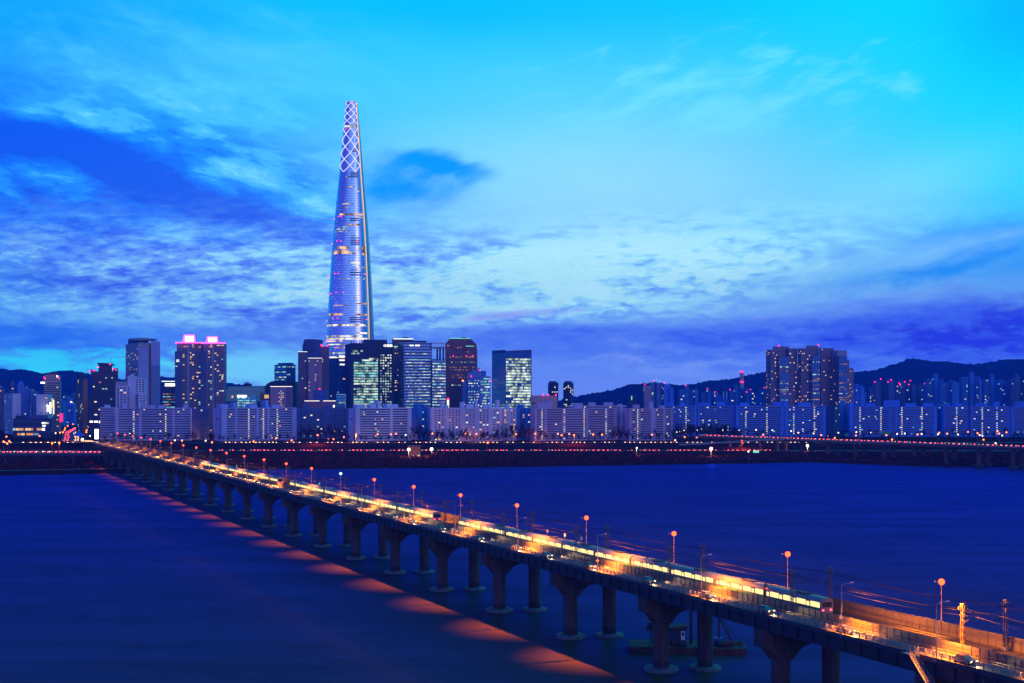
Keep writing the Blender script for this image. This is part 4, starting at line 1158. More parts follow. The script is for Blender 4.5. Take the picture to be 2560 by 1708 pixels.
p = W(153, 1020, 1880); b = MB(); b.box(p.x - 2.2, p.x + 2.2, p.y - .6, p.y + .6, W(153, 1055, 1880).z, W(153, 1034, 1880).z)
r = thing('sign', 'tall red lit vertical sign standing by the avenue', 'sign', W(153, 1055, 1880)); b.build('sign_panel', M['sign_red'], r)
bar(r, [(p.x, p.y + 1.2, 12.5), (p.x, p.y + 1.2, p.z - 8)], .5, 'darkmetal', 'post')
# far city glimpsed down the avenue
for i, (x0, x1, yt, y, wm, lb) in enumerate(((146, 158, 1002, 2500, 'wall_blue', 'small pale block at the left mouth of the avenue view'), (157, 166, 990, 3000, 'wall_deepblue', 'distant slim block in the middle of the avenue view'),
        (165, 178, 996, 2800, 'wall_blue', 'distant pale block in the avenue gap with a bright roof lamp'), (176, 192, 986, 2900, 'wall_deepblue', 'distant tower block at the right side of the avenue gap'), (160, 186, 1012, 2600, 'wall_paleblue', 'low pale block closing the avenue view'))):
    r = bld('tower_block', lb, 'tower block', (x0 + x1) / 2, y); k = Block(r, x0, x0, x1, yt, y, 6, wm, depth=20); punch(k, k.R, plit=.07, seed=30 + i, mix=COOLMIX, cap=18); k.top(.2, .6, .2, .7, 4, m=wm)
    if i == 2: beacon(r, 178, 1006, y - 4, 2.2, 'white_lamp', 'roof_lamp')
r = bld('tower_block', 'dark brown tower with an orange-brown side wall right of the avenue', 'tower block', 203, 1900)
k = Block(r, 190, 208, 219, 947, 1900, 35, 'wall_orange'); b = MB()
q = k.L; q.slab(b, 0, q.L, q.z0, q.z1, .01, .12); b.build('dark_facade', M['wall_dark'], r); punch(k, Face(q.o + q.n * .15, q.d, q.n, q.L, q.z0, q.z1), plit=.04, seed=40, mix=COOLMIX, pane='pane_blue', cap=20)
k.top(.0, .7, .3, .8, 9, m='wall_dark')
r = bld('tower_block', 'dark stepped tower with a flared crown and red roof beacons', 'tower block', 257, 1980)
k = Block(r, 219, 228, 294, 929, 1980, 14, 'wall_dark'); punch(k, k.R, plit=.09, seed=41, bw=4.4, fh=3.3, cap=44, mix=[('win_white', 4), ('win_amber', 2), ('win_cool', 3)], pane='pane_blue'); punch(k, k.L, plit=.05, seed=42)
k2 = Block(r, 241, 246, 279, 914, 1984, 14, 'wall_dark', z0=k.z1 - 1, name='upper_block'); punch(k2, k2.R, plit=.03, seed=43)
poly_block(r, [(246, 914), (242, 907), (272, 908), (279, 914)], 1984, 20, 'wall_dark', 'flared_crown')
k3 = Block(r, 281, 283, 294, 921, 1986, 14, 'wall_dark', z0=k.z1 - 1, name='roof_house')
Block(r, 222, 224, 236, 925, 1986, 14, 'wall_dark', z0=k.z1 - 1, name='roof_house')
for px, py in ((225, 928), (275, 911), (290, 925), (246, 918), (234, 927), (283, 923)): beacon(r, px, py, 1976, 1.25)
bar(r, [W(277, 908, 1980), W(277, 896, 1980)], .3, 'darkmetal', 'antenna')
r = bld('tower_block', 'dark low wing with lit white ground strip under the flared tower', 'tower block', 250, 1840)
k = Block(r, 217, 221, 286, 993, 1840, 10, 'wall_dark'); punch(k, k.R, plit=.05, seed=44, bw=5, fh=3.6, mix=COOLMIX, pane='pane_blue'); f = k.R
for a, b_ in ((.05, .17), (.22, .36), (.42, .62)): f.lit('window', 'sign_white', r, f.L * a, f.L * b_, f.z0 + 20, f.z0 + 22.2)
r = bld('apartment_block', 'white stepped apartment block with square windows before the tall grey tower', 'apartment block', 326, 1800)
k = Block(r, 287, 289, 327, 965, 1800, 8, 'wall_white'); punch(k, k.R, plit=.07, seed=45, bw=4.2, fh=3.2, wf=.62, hf=.55)
k.top(0, .75, .1, .9, 6, m='wall_grey')
k2 = Block(r, 318, 319, 339, 941, 1806, 8, 'wall_white', name='stair_tower'); k2.top(.25, .7, .2, .8, 3, m='wall_white')
k3 = Block(r, 337, 338, 362, 945, 1812, 8, 'wall_white', name='right_wing'); punch(k3, k3.R, plit=.03, seed=46, bw=4, fh=3.2, wf=.6)
k4 = Block(r, 327, 347, 365, 985, 1790, 25, 'wall_white', name='front_wing'); punch(k4, k4.R, plit=.10, seed=47, bw=4, fh=3.2, wf=.66); punch(k4, k4.L, plit=.02, seed=48)
r = bld('apartment_block', 'tall grey apartment tower with blank wall panels and a flat overhanging crown', 'apartment block', 357, 1930)
k = Block(r, 314, 345, 378, 857, 1930, 30, 'wall_grey'); punch(k, k.L, plit=.06, seed=50, bw=3.6, fh=3.0, cap=36, wf=.6)
f = k.R; b = MB(); f.slab(b, f.L * .05, f.L * .78, f.z0, f.z1 - 8, .01, .6); b.build('blank_panel', M['wall_lilac'], r)
k2 = Block(r, 370, 378, 400, 853, 1938, 14, 'wall_lilac', name='right_wing'); punch(k2, k2.L, plit=.04, seed=51, bw=3.2)
f = k2.R; b = MB(); f.slab(b, 0, f.L, f.z0, f.z1 - 36, .01, .4); b.build('blank_panel', M['wall_slate'], r)
c_ = k.top(.1, .9, .1, .9, 7.5, 'crown_drum', 'wall_darkblue')
poly_block(r, [(330, 850.5), (324, 847), (326, 846), (380, 846), (381, 847.5), (374, 850.5)], 1935, 30, 'wall_grey', 'crown_slab')
b = MB(); f = k.R; f.slab(b, f.L * .82, f.L * .98, f.z0, f.z1, .01, .1); b.build('window_slot', M['wall_brown'], r)
r = bld('office_block', 'low office with a lit white roof edge and sign between two tall towers', 'office block', 420, 2020)
k = Block(r, 399, 406, 438, 953, 2020, 12, 'wall_darkblue'); rows(k, k.R, 4, .4, ('row_teal', 'row_amber'), 52, pl=.6); punch(k, k.L, plit=.05, seed=53)
f = k.R; f.lit('roof_light', 'stripe_white', r, -1.2, f.L, f.z1 - 1, f.z1 + .3); f.lit('lit_sign', 'sign_white', r, f.L * .2, f.L * .98, f.z1 - 7.6, f.z1 - 3.6)
# twin towers with glowing crowns
for x0, xs, xw, x1, yt, yc, cx0, cx1, lb, sd in ((436, 441, 453, 504, 858, 838, 457, 489, 'left of the twin apartment towers crowned with glowing magenta-edged boxes', 60),
                                        (500, 507, 515, 561, 859, 842, 515, 546, 'right of the twin apartment towers crowned with glowing magenta-edged boxes', 61)):
    r = bld('apartment_tower', lb, 'apartment tower', (x0 + x1) / 2, 2000, 'twin towers with glowing crowns')
    k = Block(r, xs, xs + 1, x1, yt, 2000, 6, 'wall_tower', depth=30); f = k.R; L = f.L
    w_ = Block(r, x0, x0 + 1, xw, 878, 1994, 10, 'wall_deepblue', name='side_wing', depth=20); punch(w_, w_.R, plit=.02, seed=sd, bw=4, wf=.8, hf=.35, pane='pane')
    for a, b_, sd2 in ((.22, .42, 1), (.50, .98, 2)):
        punch(k, Face(f.p(L * a, 0).xy, f.d, f.n, L * (b_ - a), f.z0, f.z1), plit=.17, seed=sd * 7 + sd2, fh=3.0, bw=3.6, wf=.72, hf=.5, cap=46, lw=1.0)
    b = MB(); f.slab(b, L * .44, L * .475, f.z0, f.z1 - 2, .01, .3); b.build('glazed_slot', M['curtain_teal'], r)
    for j in range(3): f.lit('window', 'win_amber', r, L * (.27 + .07 * j), L * (.32 + .07 * j), f.z1 - 6, f.z1 - 4.2)
    for a, b_ in ((W(x0 + 4, yt - 1, 1998), W(x1 + 1, yt - 1, 1998)),): bar(r, [a, b_], .75, 'stripe_magenta', 'neon_edge')
    poly_block(r, [(cx0 + 2.4, yt - 1), (cx0 + 5, yc + 1.5), (cx1 - 4, yc + 1.5), (cx1 - 1.6, yt - 1)], 2008, 14, 'wall_white', 'crown_box')
    pts = [W(cx0, yt - 2, 2006.5), W(cx0 + 3.5, yc, 2006.5), W(cx1 - 3, yc, 2006.5), W(cx1, yt - 2, 2006.5)]
    bar(r, pts, .65, 'stripe_magenta', 'neon_edge')
    a, c_ = W(cx0 + 5, yt - 3.2, 2007), W(cx1 - 4.5, yc + 1.8, 2007)
    MB().box(a.x, c_.x, 2006.9, 2007.6, a.z, c_.z).build('lit_crown', M['crown_white'], r)
    for px in (x0 + 4, x1 + 1): beacon(r, px, yt - 1, 1997, 1.1, 'stripe_magenta')
p = W(444, 900, 1990); b = MB()
for (x, z, s) in ((0, 0, 1), (1.6, -.3, .8), (-1.5, -.4, .9), (.1, -2.2, 1.1), (1.8, -2.4, .8), (-1.4, -2.6, .8)): b.box(p.x + x - s * .55, p.x + x + s * .55, p.y, p.y + .4, p.z + z - .4, p.z + z + .5)
tag(b.build('lit_logo', M['sign_white']), 'small white lit emblem on the dark wing of the left twin tower', 'sign')

# ---------------------------------------------------------------- domed lattice hall and its neighbours
r = bld('domed_hall', 'low domed hall covered in a glowing dotted lattice', 'hall', 615, 2100)
poly_block(r, [(563, 1010), (563, 990), (566, 975), (572, 968), (585, 965.5), (668, 965), (676, 972), (679, 990), (679, 1010)], 2100, 50, 'wall_deepblue', 'shell')
b = MB(); rng = random.Random(1)
for j in range(12):
    for i in range(40):
        px, py = 566 + i * 2.8 + (j % 2) * 1.4, 968 + j * 3.1
        if px < 570 and py < 976: continue
        p = W(px, py, 2099.7); b.poly([(p.x - .42, p.y, p.z - .42), (p.x + .42, p.y, p.z - .42), (p.x + .42, p.y, p.z + .42), (p.x - .42, p.y, p.z + .42)])
tag(b.build('lattice_dot', M['win_blue'], r), kind='stuff'); k = Block(r, 606, 609, 625, 959, 2110, 0, 'wall_dark', z0=W(0, 968, 2110).z, name='roof_house'); k.top(.15, .6, .2, .8, 2)
r = bld('office_block', 'glass office with teal lit floors and a white roof sign below the dotted dome', 'office block', 615, 1960)
k = Block(r, 588, 592, 642, 990, 1960, 6, 'curtain_teal'); rows(k, k.R, 3.6, .5, ('row_teal', 'row_mix'), 62, pl=1, cut=.5); f = k.R; f.lit('lit_sign', 'sign_white', r, f.L * .02, f.L * .5, f.z1 - 2, f.z1 + 1.2)
beacon(r, 581, 992, 1956, 1.8, 'win_warm', 'roof_lamp')
r = bld('brown_building', 'small brown building with three lit orange windows', 'building', 660, 1880)
k = Block(r, 648, 650, 675, 982, 1880, 6, 'wall_brown'); f = k.R
for a in (.45, .6, .75):
    f.lit('window', 'win_warm', r, f.L * a, f.L * (a + .11), f.z1 - 8, f.z1 - 3)
for a in (.2, .3, .2): f.lit('window', 'win_amber', r, f.L * a, f.L * (a + .05), f.z1 - 22, f.z1 - 18)
r = bld('office_block', 'dark arched roof building behind the brown boxes', 'office block', 690, 2050)
poly_block(r, [(662, 1075), (662, 966), (668, 959), (680, 953), (700, 952), (738, 954), (739, 1075)], 2050, 30, 'wall_dark', 'wall')
r = bld('brown_building', 'mauve brown box with a lit roof edge and columns of small warm windows', 'building', 702, 1850)
k = Block(r, 674, 676, 730, 966, 1850, 5, 'wall_pinkbrown'); f = k.R; f.lit('roof_light', 'crown_white', r, 0, f.L, f.z1 - .7, f.z1 + .1)
for c_ in (.38, .47, .56): punch(k, Face(f.p(f.L * c_, 0).xy, f.d, f.n, f.L * .05, f.z0, f.z1 - 4), plit=.6, seed=int(c_ * 100), bw=1.6, wf=.7, margin=0, cap=12)
b = MB(); f.slab(b, f.L * .70, f.L, f.z0, f.z1 - 1, .01, .12); b.build('dark_panel', M['wall_purple'], r)
r = bld('office_tower', 'blue glass office tower with a few lit floors left of the purple towers', 'office tower', 712, 2050)
k = Block(r, 686, 716, 739, 911, 2050, 35, 'curtain'); rows(k, k.R, 4, .45, ('row_teal', 'row_mix'), 63, pl=.5, cut=.6, zlo=k.z1 - 60); rows(k, k.L, 4, .45, ('row_teal', 'row_white'), 64, pl=.5, cut=.8, zlo=k.z1 - 50); k.top(.1, .9, .1, .8, 2.5, m='wall_darkblue')
spandrels(k, k.R, 4, 1.2, 'wall_deepblue'); spandrels(k, k.L, 4, 1.2, 'wall_deepblue')
r = bld('apartment_tower', 'purple apartment tower cluster topped by a slanting dark blue prism', 'apartment tower', 782, 1980)
k = Block(r, 743, 745, 768, 879, 1980, 6, 'wall_purple'); punch(k, k.R, plit=.06, seed=65, cap=24, mix=COOLMIX); k.R.lit('roof_light', 'stripe_white', r, 0, k.R.L, k.z1 - .6, k.z1 + .1)
k2 = Block(r, 769, 770, 805, 895, 1974, 6, 'wall_pinkbrown', name='front_tower'); f = k2.R; f.lit('roof_light', 'crown_white', r, 0, f.L, f.z1 - .6, f.z1 + .1)
for c_ in (.04, .5, .62): punch(k2, Face(f.p(f.L * c_, 0).xy, f.d, f.n, f.L * .08, f.z0, f.z1 - 2), plit=.22, seed=66 + int(c_ * 10), bw=2, wf=.7, margin=0, cap=14)
k3 = Block(r, 800, 802, 822, 866, 1986, 6, 'wall_purple', name='right_tower'); punch(k3, k3.R, plit=.05, seed=70, cap=24, mix=APT)
poly_block(r, [(756, 1075), (756, 866), (761, 848.5), (785, 848), (802.5, 849.5), (797, 866), (803, 880), (803, 1075)], 1990, 26, 'wall_deepblue', 'prism')
poly_block(r, [(756, 878), (761.5, 848.7), (783, 848.2), (787, 866), (787, 878)], 1988, 1.5, 'wall_darkblue', 'prism_face')
for px, py in ((803, 863), (806, 865), (818, 865)): beacon(r, px, py, 1980, 1.2)
r = bld('office_block', 'dark blue prism shaped low building in front of the purple towers', 'office block', 800, 1860)
poly_block(r, [(780, 1075), (782, 976), (800, 973.5), (816, 975), (819, 1075)], 1860, 20, 'wall_deepblue', 'wall'); beacon(r, 799, 973, 1858, 1.1)
b = MB(); b.poly([W(803, 1075, 1859.7), W(803, 974, 1859.7), W(806, 974, 1859.7), W(806, 1075, 1859.7)]); b.build('wall_edge', M['wall_blue'], r)
r = bld('office_block', 'long low building with a white lit roof line below the purple towers', 'office block', 800, 1800)
k = Block(r, 760, 761, 839, 1002, 1800, 5, 'wall_purple', depth=30); f = k.R; f.lit('roof_light', 'crown_white', r, 0, f.L * .48, f.z1 - .7, f.z1 + .2); f.lit('roof_light', 'crown_white', r, f.L * .6, f.L, f.z1 - .7, f.z1 + .2)
for a in (.03, .1, .92): f.lit('window', 'sign_white', r, f.L * a, f.L * (a + .05), f.z1 - 9, f.z1 - 6)
r = bld('apartment_tower', 'blue apartment tower standing left of the big dark office', 'apartment tower', 840, 2000)
k = Block(r, 821, 848, 863, 895, 2000, 40, 'wall_blue'); punch(k, k.R, plit=.05, seed=72, wf=.6, hf=.6, bw=4.4, cap=24); punch(k, k.L, plit=.02, seed=73, pane='pane')
for z, a, b_ in ((1.5, -.5, .9), (-4.5, -.6, .9), (-11, .1, .9)): k.R.lit('roof_light', 'crown_white', r, k.R.L * max(0, a), k.R.L * b_, k.z1 + z, k.z1 + z + 2.2)
r = bld('office_block', 'small teal office with a bright blue roof line', 'office block', 850, 1840)
k = Block(r, 840, 841, 863, 986, 1840, 4, 'curtain_teal'); f = k.R; f.lit('roof_light', 'win_blue', r, 0, f.L, f.z1 - .8, f.z1 + .3); rows(k, f, 4, .5, ('row_mix',), 74, pl=.4, zlo=f.z1 - 20); spandrels(k, f, 4, 1.3, 'wall_deepblue')

# ---------------------------------------------------------------- the big offices
r = bld('office_tower', 'wide dark office tower with bright yellow-white floors and a black grid at its right', 'office tower', 920, 1950)
k = Block(r, 863, 877, 982, 858, 1950, 14, 'wall_dark'); f = k.R; L = f.L
rows(k, Face(f.p(L * .05, 0).xy, f.d, f.n, L * .62, f.z0, f.z1 - 22), 3.85, .66, ('row_white', 'row_mix', 'row_teal'), 75, pl=1, cut=.12, mull=2.4, gap=.16)
rows(k, Face(f.p(L * .68, 0).xy, f.d, f.n, L * .31, f.z0, f.z1 - 14), 3.85, .5, ('row_white', 'row_mix'), 76, pl=1, cut=.9, mull=3.6, gap=.7)
rows(k, Face(f.p(L * .42, 0).xy, f.d, f.n, L * .24, f.z1 - 28, f.z1 - 20), 3.85, .7, ('row_white',), 77, pl=1, cut=0, mull=2.4)
rows(k, Face(f.p(L * .0, 0).xy, f.d, f.n, L * .3, f.z1 - 18, f.z1 - 8), 3.85, .6, ('row_mix',), 78, pl=1, cut=.5, mull=2.0)
ribs(k, f, 3.6, 1.0, 'wall_dark', .6, s0=.68, s1=1.0); ribs(k, f, 4.0, 1.2, 'wall_dark', .6, z0=f.z1 - 12, z1=f.z1 + 2.5, s0=.0, s1=.42, name='crown_fin')
ribs(k, k.L, 3.0, .8, 'wall_darkblue', .3)
k2 = Block(r, 908, 912, 968, 849, 1960, 14, 'wall_dark', z0=k.z1 - .5, name='plant_house'); ribs(k2, k2.R, 3, .5, 'wall_deepblue', .3)
f.lit('lit_sign', 'sign_white', r, L * .85, L * .99, f.z1 - 5, f.z1 - 1.5)
p = f.p(L * .81, f.z1 - 3.2, .3); MB().tube([p, (p.x, p.y - .3, p.z)], 2.1, 16).build('lit_sign', M['crown_white'], r)
r = bld('office_tower', 'slim brown tower between the two big lit offices with a lit roof edge', 'office tower', 1008, 2080)
k = Block(r, 980, 984, 1033, 847, 2080, 8, 'wall_brown'); punch(k, k.R, plit=.12, seed=80, mix=[('win_warm', 3), ('win_white', 2)], cap=40); k.R.lit('roof_light', 'stripe_white', r, 0, k.R.L, k.z1 - .9, k.z1 + .6); k.top(.5, .75, .2, .7, 3, m='wall_dark')
k.R.lit('roof_light', 'sign_teal', r, 0, k.R.L * .26, k.z1 - 13, k.z1 - 11.6)
r = bld('office_tower', 'dark office tower with evenly lit floors and an open roof frame at right', 'office tower', 1055, 1930)
k = Block(r, 995, 1010, 1080, 856, 1930, 16, 'curtain'); f = k.R; L = f.L
rows(k, Face(f.p(L * .05, 0).xy, f.d, f.n, L * .93, f.z0, f.z1 - 12), 4.35, .46, ('row_white', 'row_mix', 'row_teal'), 81, pl=.96, cut=.22, mull=2.6, gap=.25)
spandrels(k, f, 4.35, 1.9, 'wall_darkblue'); spandrels(k, k.L, 4.35, 1.6, 'wall_dark')
for s_ in range(8): k.L.lit('window', 'win_blue', r, k.L.L * .4, k.L.L * .8, k.z1 - 20 - s_ * 13, k.z1 - 18.5 - s_ * 13)
k2 = Block(r, 1079, 1080, 1115, 902, 1934, 12, 'curtain', name='right_wing'); f2 = k2.R
rows(k2, f2, 4.35, .46, ('row_white', 'row_mix', 'row_teal'), 82, pl=.95, cut=.3, mull=2.6, gap=.25); spandrels(k2, f2, 4.35, 1.9, 'wall_darkblue')
b = MB(); a = W(1079, 866, 1936); c_ = W(1112, 857, 1936)
b.box(a.x, c_.x, 1936, 1952, W(0, 871, 1936).z, W(0, 867.5, 1936).z)
for px in (1079, 1085, 1091, 1097, 1103, 1109): 
    q = W(px, 867, 1936); b.box(q.x - .4, q.x + .4, 1936, 1937, q.z - .5, W(px, 858, 1936).z)
b.box(a.x, c_.x, 1936, 1937, W(0, 859, 1936).z, W(0, 857, 1936).z)
b.build('roof_bridge', M['wall_grey'], r)
b = MB()
for px in (1093, 1100, 1108): q = W(px, 871, 1942); b.box(q.x - 1.3, q.x + 1.3, 1942, 1946, k2.z1, q.z)
b.build('roof_column', M['wall_deepblue'], r)
k.top(.1, .85, .2, .8, 3, 'plant_house', 'wall_dark'); f.lit('lit_sign', 'win_blue', r, L * .18, L * .34, f.z1 - 7, f.z1 - 3.2); f.lit('lit_sign', 'sign_white', r, L * .2, L * .34, f.z1 - 6.4, f.z1 - 3.8); f.lit('lit_sign', 'sign_white', r, L * .40, L * .56, f.z1 - 6.6, f.z1 - 3.6)
for a in (.05, .25, .5, .75): k2.top(a, a + .16, .2, .6, 2.6, 'roof_unit', 'wall_dark')
r = bld('office_tower', 'bronze glass tower with chamfered gabled roof', 'office tower', 1153, 2020)
pts = [(1113, 1075), (1113, 860), (1122, 849.5), (1127, 846), (1175, 846), (1190, 860), (1192, 872), (1193, 1075)]
poly_block(r, pts, 2020, 34, 'wall_bronze', 'wall')
kk = Block(r, 1118, 1118, 1192, 874, 2019.6, 0, 'wall_bronze', name='front_wall', depth=1.5, z0=13); f = kk.R; spandrels(kk, f, 3.9, 1.5, 'wall_purple', off=.2)
rows(kk, Face(f.p(f.L * .05, 0).xy, f.d, f.n, f.L * .9, f.z0, f.z1), 3.9, .4, ('row_amber', 'row_amber', 'row_mix'), 84, pl=.45, cut=1.6, mull=2.2)
ribs(kk, f, 6.0, .5, 'wall_bronze', .3)
b = MB(); b.tube([W(1120, 862, 2019), W(1152, 880, 2019), W(1190, 862, 2019)], .5, 4); b.build('gable_line', M['wall_brown'], r)
b = MB(); b.tube([W(1125, 846, 2019), W(1175, 846, 2019)], .55, 5); b.build('roof_light', M['sign_teal'], r)
b = MB(); b.tube([W(1165, 865.5, 2019), W(1185, 865.5, 2019)], .55, 5); b.build('roof_light', M['sign_teal'], r)
MB().prism([W(1152, 880, 2018.8), W(1188, 860, 2018.8), W(1174, 848, 2018.8), W(1160, 862, 2018.8)], (0, .6, 0)).build('gable_glass', M['wall_brown'], r)
k = Block(r, 1152, 1154, 1166, 843, 2032, 0, 'wall_dark', z0=W(0, 846, 2032).z, name='roof_house')
for i, (px, py) in enumerate(((1119, 864), (1122, 864.5), (1145, 869), (1152, 869), (1170, 880), (1133, 890), (1166, 890), (1182, 890))): beacon(r, px, py, 2018.5, .8, 'win_amber' if i < 5 else 'red', 'window_light' if i < 5 else 'beacon')
b = MB(); q = W(1120, 1000, 1900); b.box(q.x - 1.2, q.x + 1.2, 1900, 1901, W(0, 1020, 1900).z, q.z); 
r2 = thing('sign', 'white lit column sign with a red top in front of the bronze tower', 'sign', W(1120, 1020, 1900)); b.build('sign_panel', M['sign_white'], r2)
MB().box(q.x - 1.8, q.x + 1.8, 1899.8, 1901.2, q.z, q.z + 3).build('sign_top', M['sign_red'], r2); bar(r2, [(q.x, 1900.5, 12.6), (q.x, 1900.5, W(0, 1020, 1900).z)], .5, 'darkmetal', 'post')
r = bld('office_tower', 'low blue glass office with a slanting roof right of the bronze tower', 'office tower', 1198, 1930)
poly_block(r, [(1169, 1075), (1169, 934), (1200, 919.5), (1200, 1075)], 1930, 26, 'curtain', 'wall')
k = Block(r, 1200, 1200.5, 1226, 941, 1930, 4, 'curtain', name='right_wing', depth=26); rows(k, k.R, 4, .5, ('row_white', 'row_mix', 'row_teal'), 85, pl=.95, cut=.7, mull=2.2); k.top(.1, .6, .2, .8, 8, m='wall_paleblue')
kk = Block(r, 1169.5, 1170, 1199, 945, 1929.5, 0, 'curtain', name='front_wall', depth=.6, z0=13); rows(kk, kk.R, 4, .4, ('row_teal', 'row_white'), 86, pl=.8, cut=1.5, mull=2); spandrels(kk, kk.R, 4, 1.2, 'wall_deepblue')
for px, py in ((1199, 926), (1226, 952), (1178, 941)): beacon(r, px, py, 1926, 1.0)
k5 = Block(r, 1155, 1156, 1169, 952, 1934, 3, 'wall_blue', name='left_wing'); punch(k5, k5.R, plit=.04, seed=87)
beacon(r, 1157, 952, 1930, 1.4, 'sodium_far', 'roof_lamp')
r = bld('office_tower', 'glass office tower with teal left face and brightly lit right face', 'office tower', 1280, 1900)
k = Block(r, 1230, 1263, 1329, 880, 1900, 32, 'curtain'); f = k.R
b = MB(); f2 = k.L; f2.slab(b, 0, f2.L, f2.z0, f2.z1 - 1, .01, .1); b.build('teal_facade', M['curtain_teal'], r); spandrels(k, Face(f2.o + f2.n * .1, f2.d, f2.n, f2.L, f2.z0, f2.z1), 4.1, .7, 'wall_deepblue')
rows(k, Face((f2.o + f2.n * .12), f2.d, f2.n, f2.L, f2.z0, f2.z0 + 48), 4.1, .45, ('row_teal',), 88, pl=.5, cut=.6, mull=2.5)
rows(k, f, 4.1, .66, ('row_white', 'row_white', 'row_mix'), 89, ztop=f.z1 - 7, pl=1, cut=.10, mull=2.4, gap=.12); rows(k, Face(f.o, f.d, f.n, f.L, f.z1 - 12.5, f.z1 - 7), 4.1, .6, ('row_amber',), 90, pl=1, cut=0)
b = MB(); q0, q1, q2 = k.L.p(0, k.z1), k.R.p(0, k.z1), k.R.p(k.R.L, k.z1)
b.hexa([q0, q1, q1 + Vector((.3, .5, 0)), q0 + Vector((.5, .3, 0)), q0 + Vector((0, 0, 3)), q1 + Vector((0, 0, 3)), q1 + Vector((.3, .5, 3)), q0 + Vector((.5, .3, 3))])
b.hexa([q1 + Vector((.31, .0, 0)), q2, q2 + Vector((0, .5, 0)), q1 + Vector((.31, .5, 0)), q1 + Vector((.31, 0, 1.4)), q2 + Vector((0, 0, 4.0)), q2 + Vector((0, .5, 4.0)), q1 + Vector((.31, .5, 1.4))])
b.build('parapet', M['wall_darkblue'], r)
r = bld('grey_hall', 'plain pale grey box building with dark doors and red roof lights', 'building', 1360, 1840)
k = Block(r, 1329, 1330, 1393, 989, 1840, 3, 'wall_tan', depth=30); f = k.R
b = MB()
for a in (.37, .52, .66): f.pane(b, f.L * a, f.L * (a + .05), f.z1 - 16, f.z1 - 8.5)
b.build('loading_door', M['wall_purple'], r); b = MB(); f.pane(b, f.L * .01, f.L * .17, f.z1 - 12, f.z1 - 9.5); b.build('window', M['pane'], r)
for px in (1358, 1390, 1371): beacon(r, px, 987, 1838, 1.1)
for i, (x0, xs, x1, lb) in enumerate(((1370, 1384, 1396, 'left of a pair of small dark twin towers with lit corner windows'), (1408, 1424, 1434, 'right of a pair of small dark twin towers with lit corner windows'))):
    r = bld('tower_block', lb, 'tower block', xs, 2450, 'pair of small dark towers'); k = Block(r, x0, xs, x1, 957, 2450, 40, 'wall_dark'); punch(k, k.L if i == 0 else k.R, plit=.30, seed=92 + i, mix=COOLMIX + [('win_white', 4)], bw=5, fh=3.6, cap=26); punch(k, k.R if i == 0 else k.L, plit=.04 + .1 * i, seed=94 + i, bw=5, mix=[('win_white', 1)]); k.top(.0, .9, .2, .8, 3, m='wall_darkblue')

# ---------------------------------------------------------------- middle right
r = bld('apartment_block', 'stepped pale apartment cluster crowned with a lit teal roof', 'apartment block', 1646, 2350)
for j, (x0, xs, x1, yt, y, wm) in enumerate(((1609, 1611, 1628, 964, 2350, 'wall_pinkbrown'), (1626, 1628, 1641, 955, 2362, 'wall_blue'), (1640, 1642, 1660, 957, 2356, 'wall_blue'), (1656, 1660, 1676, 961, 2346, 'wall_paleblue'), (1672, 1675, 1684, 969, 2342, 'wall_paleblue'))):
    k = Block(r, x0, xs, x1, yt, y, 10, wm, name='wing'); 
    if j in (1, 2): punch(k, k.R, plit=.12, seed=100 + j, mix=COOLMIX, cap=24)
    elif j == 3: punch(k, k.L, plit=.1, seed=100 + j)
for px, py, mk in ((1612, 961, 'red'), (1634, 952, 'red'), (1641, 950, 'sign_teal'), (1648, 953, 'sign_teal'), (1630, 957, 'win_blue'), (1610, 967, 'win_blue'), (1610, 972, 'win_blue'), (1610, 977, 'win_blue'), (1660, 957, 'red')): beacon(r, px, py, 2338, 1.1, mk, 'roof_lamp')
def cluster(label, spec, y, seed, wm='wall_blue', mix=COOLMIX, plit=.10, group=None, cat='apartment block'):
    r = bld('apartment_block', label, cat, spec[0][0], y, group)
    for j, (x0, x1, yt) in enumerate(spec):
        k = Block(r, x0, x0 + (x1 - x0) * .35, x1, yt, y + (j % 3) * 14, 22, wm, name='wing')
        punch(k, k.R if j % 2 == 0 else k.L, plit=plit, seed=seed + j, mix=mix, cap=16, fh=3.2, bw=4.5); 
        if j % 2: k.top(.2, .7, .2, .8, 3, m=wm)
    return r
c1 = cluster('blue apartment cluster with a tall lift shaft between the pale cluster and chimney', [(1694, 1712, 973), (1710, 1722, 966), (1720, 1735, 975), (1733, 1746, 975)], 2400, 110)
beacon(c1, 1714, 964, 2396, 1.0)
c1 = cluster('blue apartment cluster with a central shaft just left of the chimney', [(1752, 1764, 982), (1766, 1776, 974), (1774, 1786, 981), (1785, 1797, 982)], 2450, 120)
beacon(c1, 1768, 972, 2446, 1.0); beacon(c1, 1787, 980, 2446, 1.0)
c1 = cluster('blue apartment cluster standing in front of the chimney', [(1823, 1834, 976), (1834, 1846, 965), (1845, 1862, 971), (1860, 1874, 972)], 2380, 130)
for px, py in ((1825, 974), (1866, 980)): beacon(c1, px, py, 2376, 1.0)
c1 = cluster('blue apartment cluster between the chimney and the orange-lit tower trio', [(1876, 1884, 976), (1884, 1896, 983), (1896, 1906, 975), (1904, 1916, 971)], 2420, 140)
for px, py in ((1876, 974), (1911, 969)): beacon(c1, px, py, 2416, 1.0)
r = thing('chimney_stack', 'tall grey chimney with two rings of red lights and faint steam', 'chimney', W(1854.5, 1080, 2700))
p = W(1854.5, 1080, 2700); zt = W(0, 928, 2700).z
MB().lathe((p.x, 2700, 12.5), [(4.6, 0), (3.8, zt - 14), (4.2, zt - 13.8), (4.2, zt - 12.5)], 18).build('stack', M['wall_grey'], r)
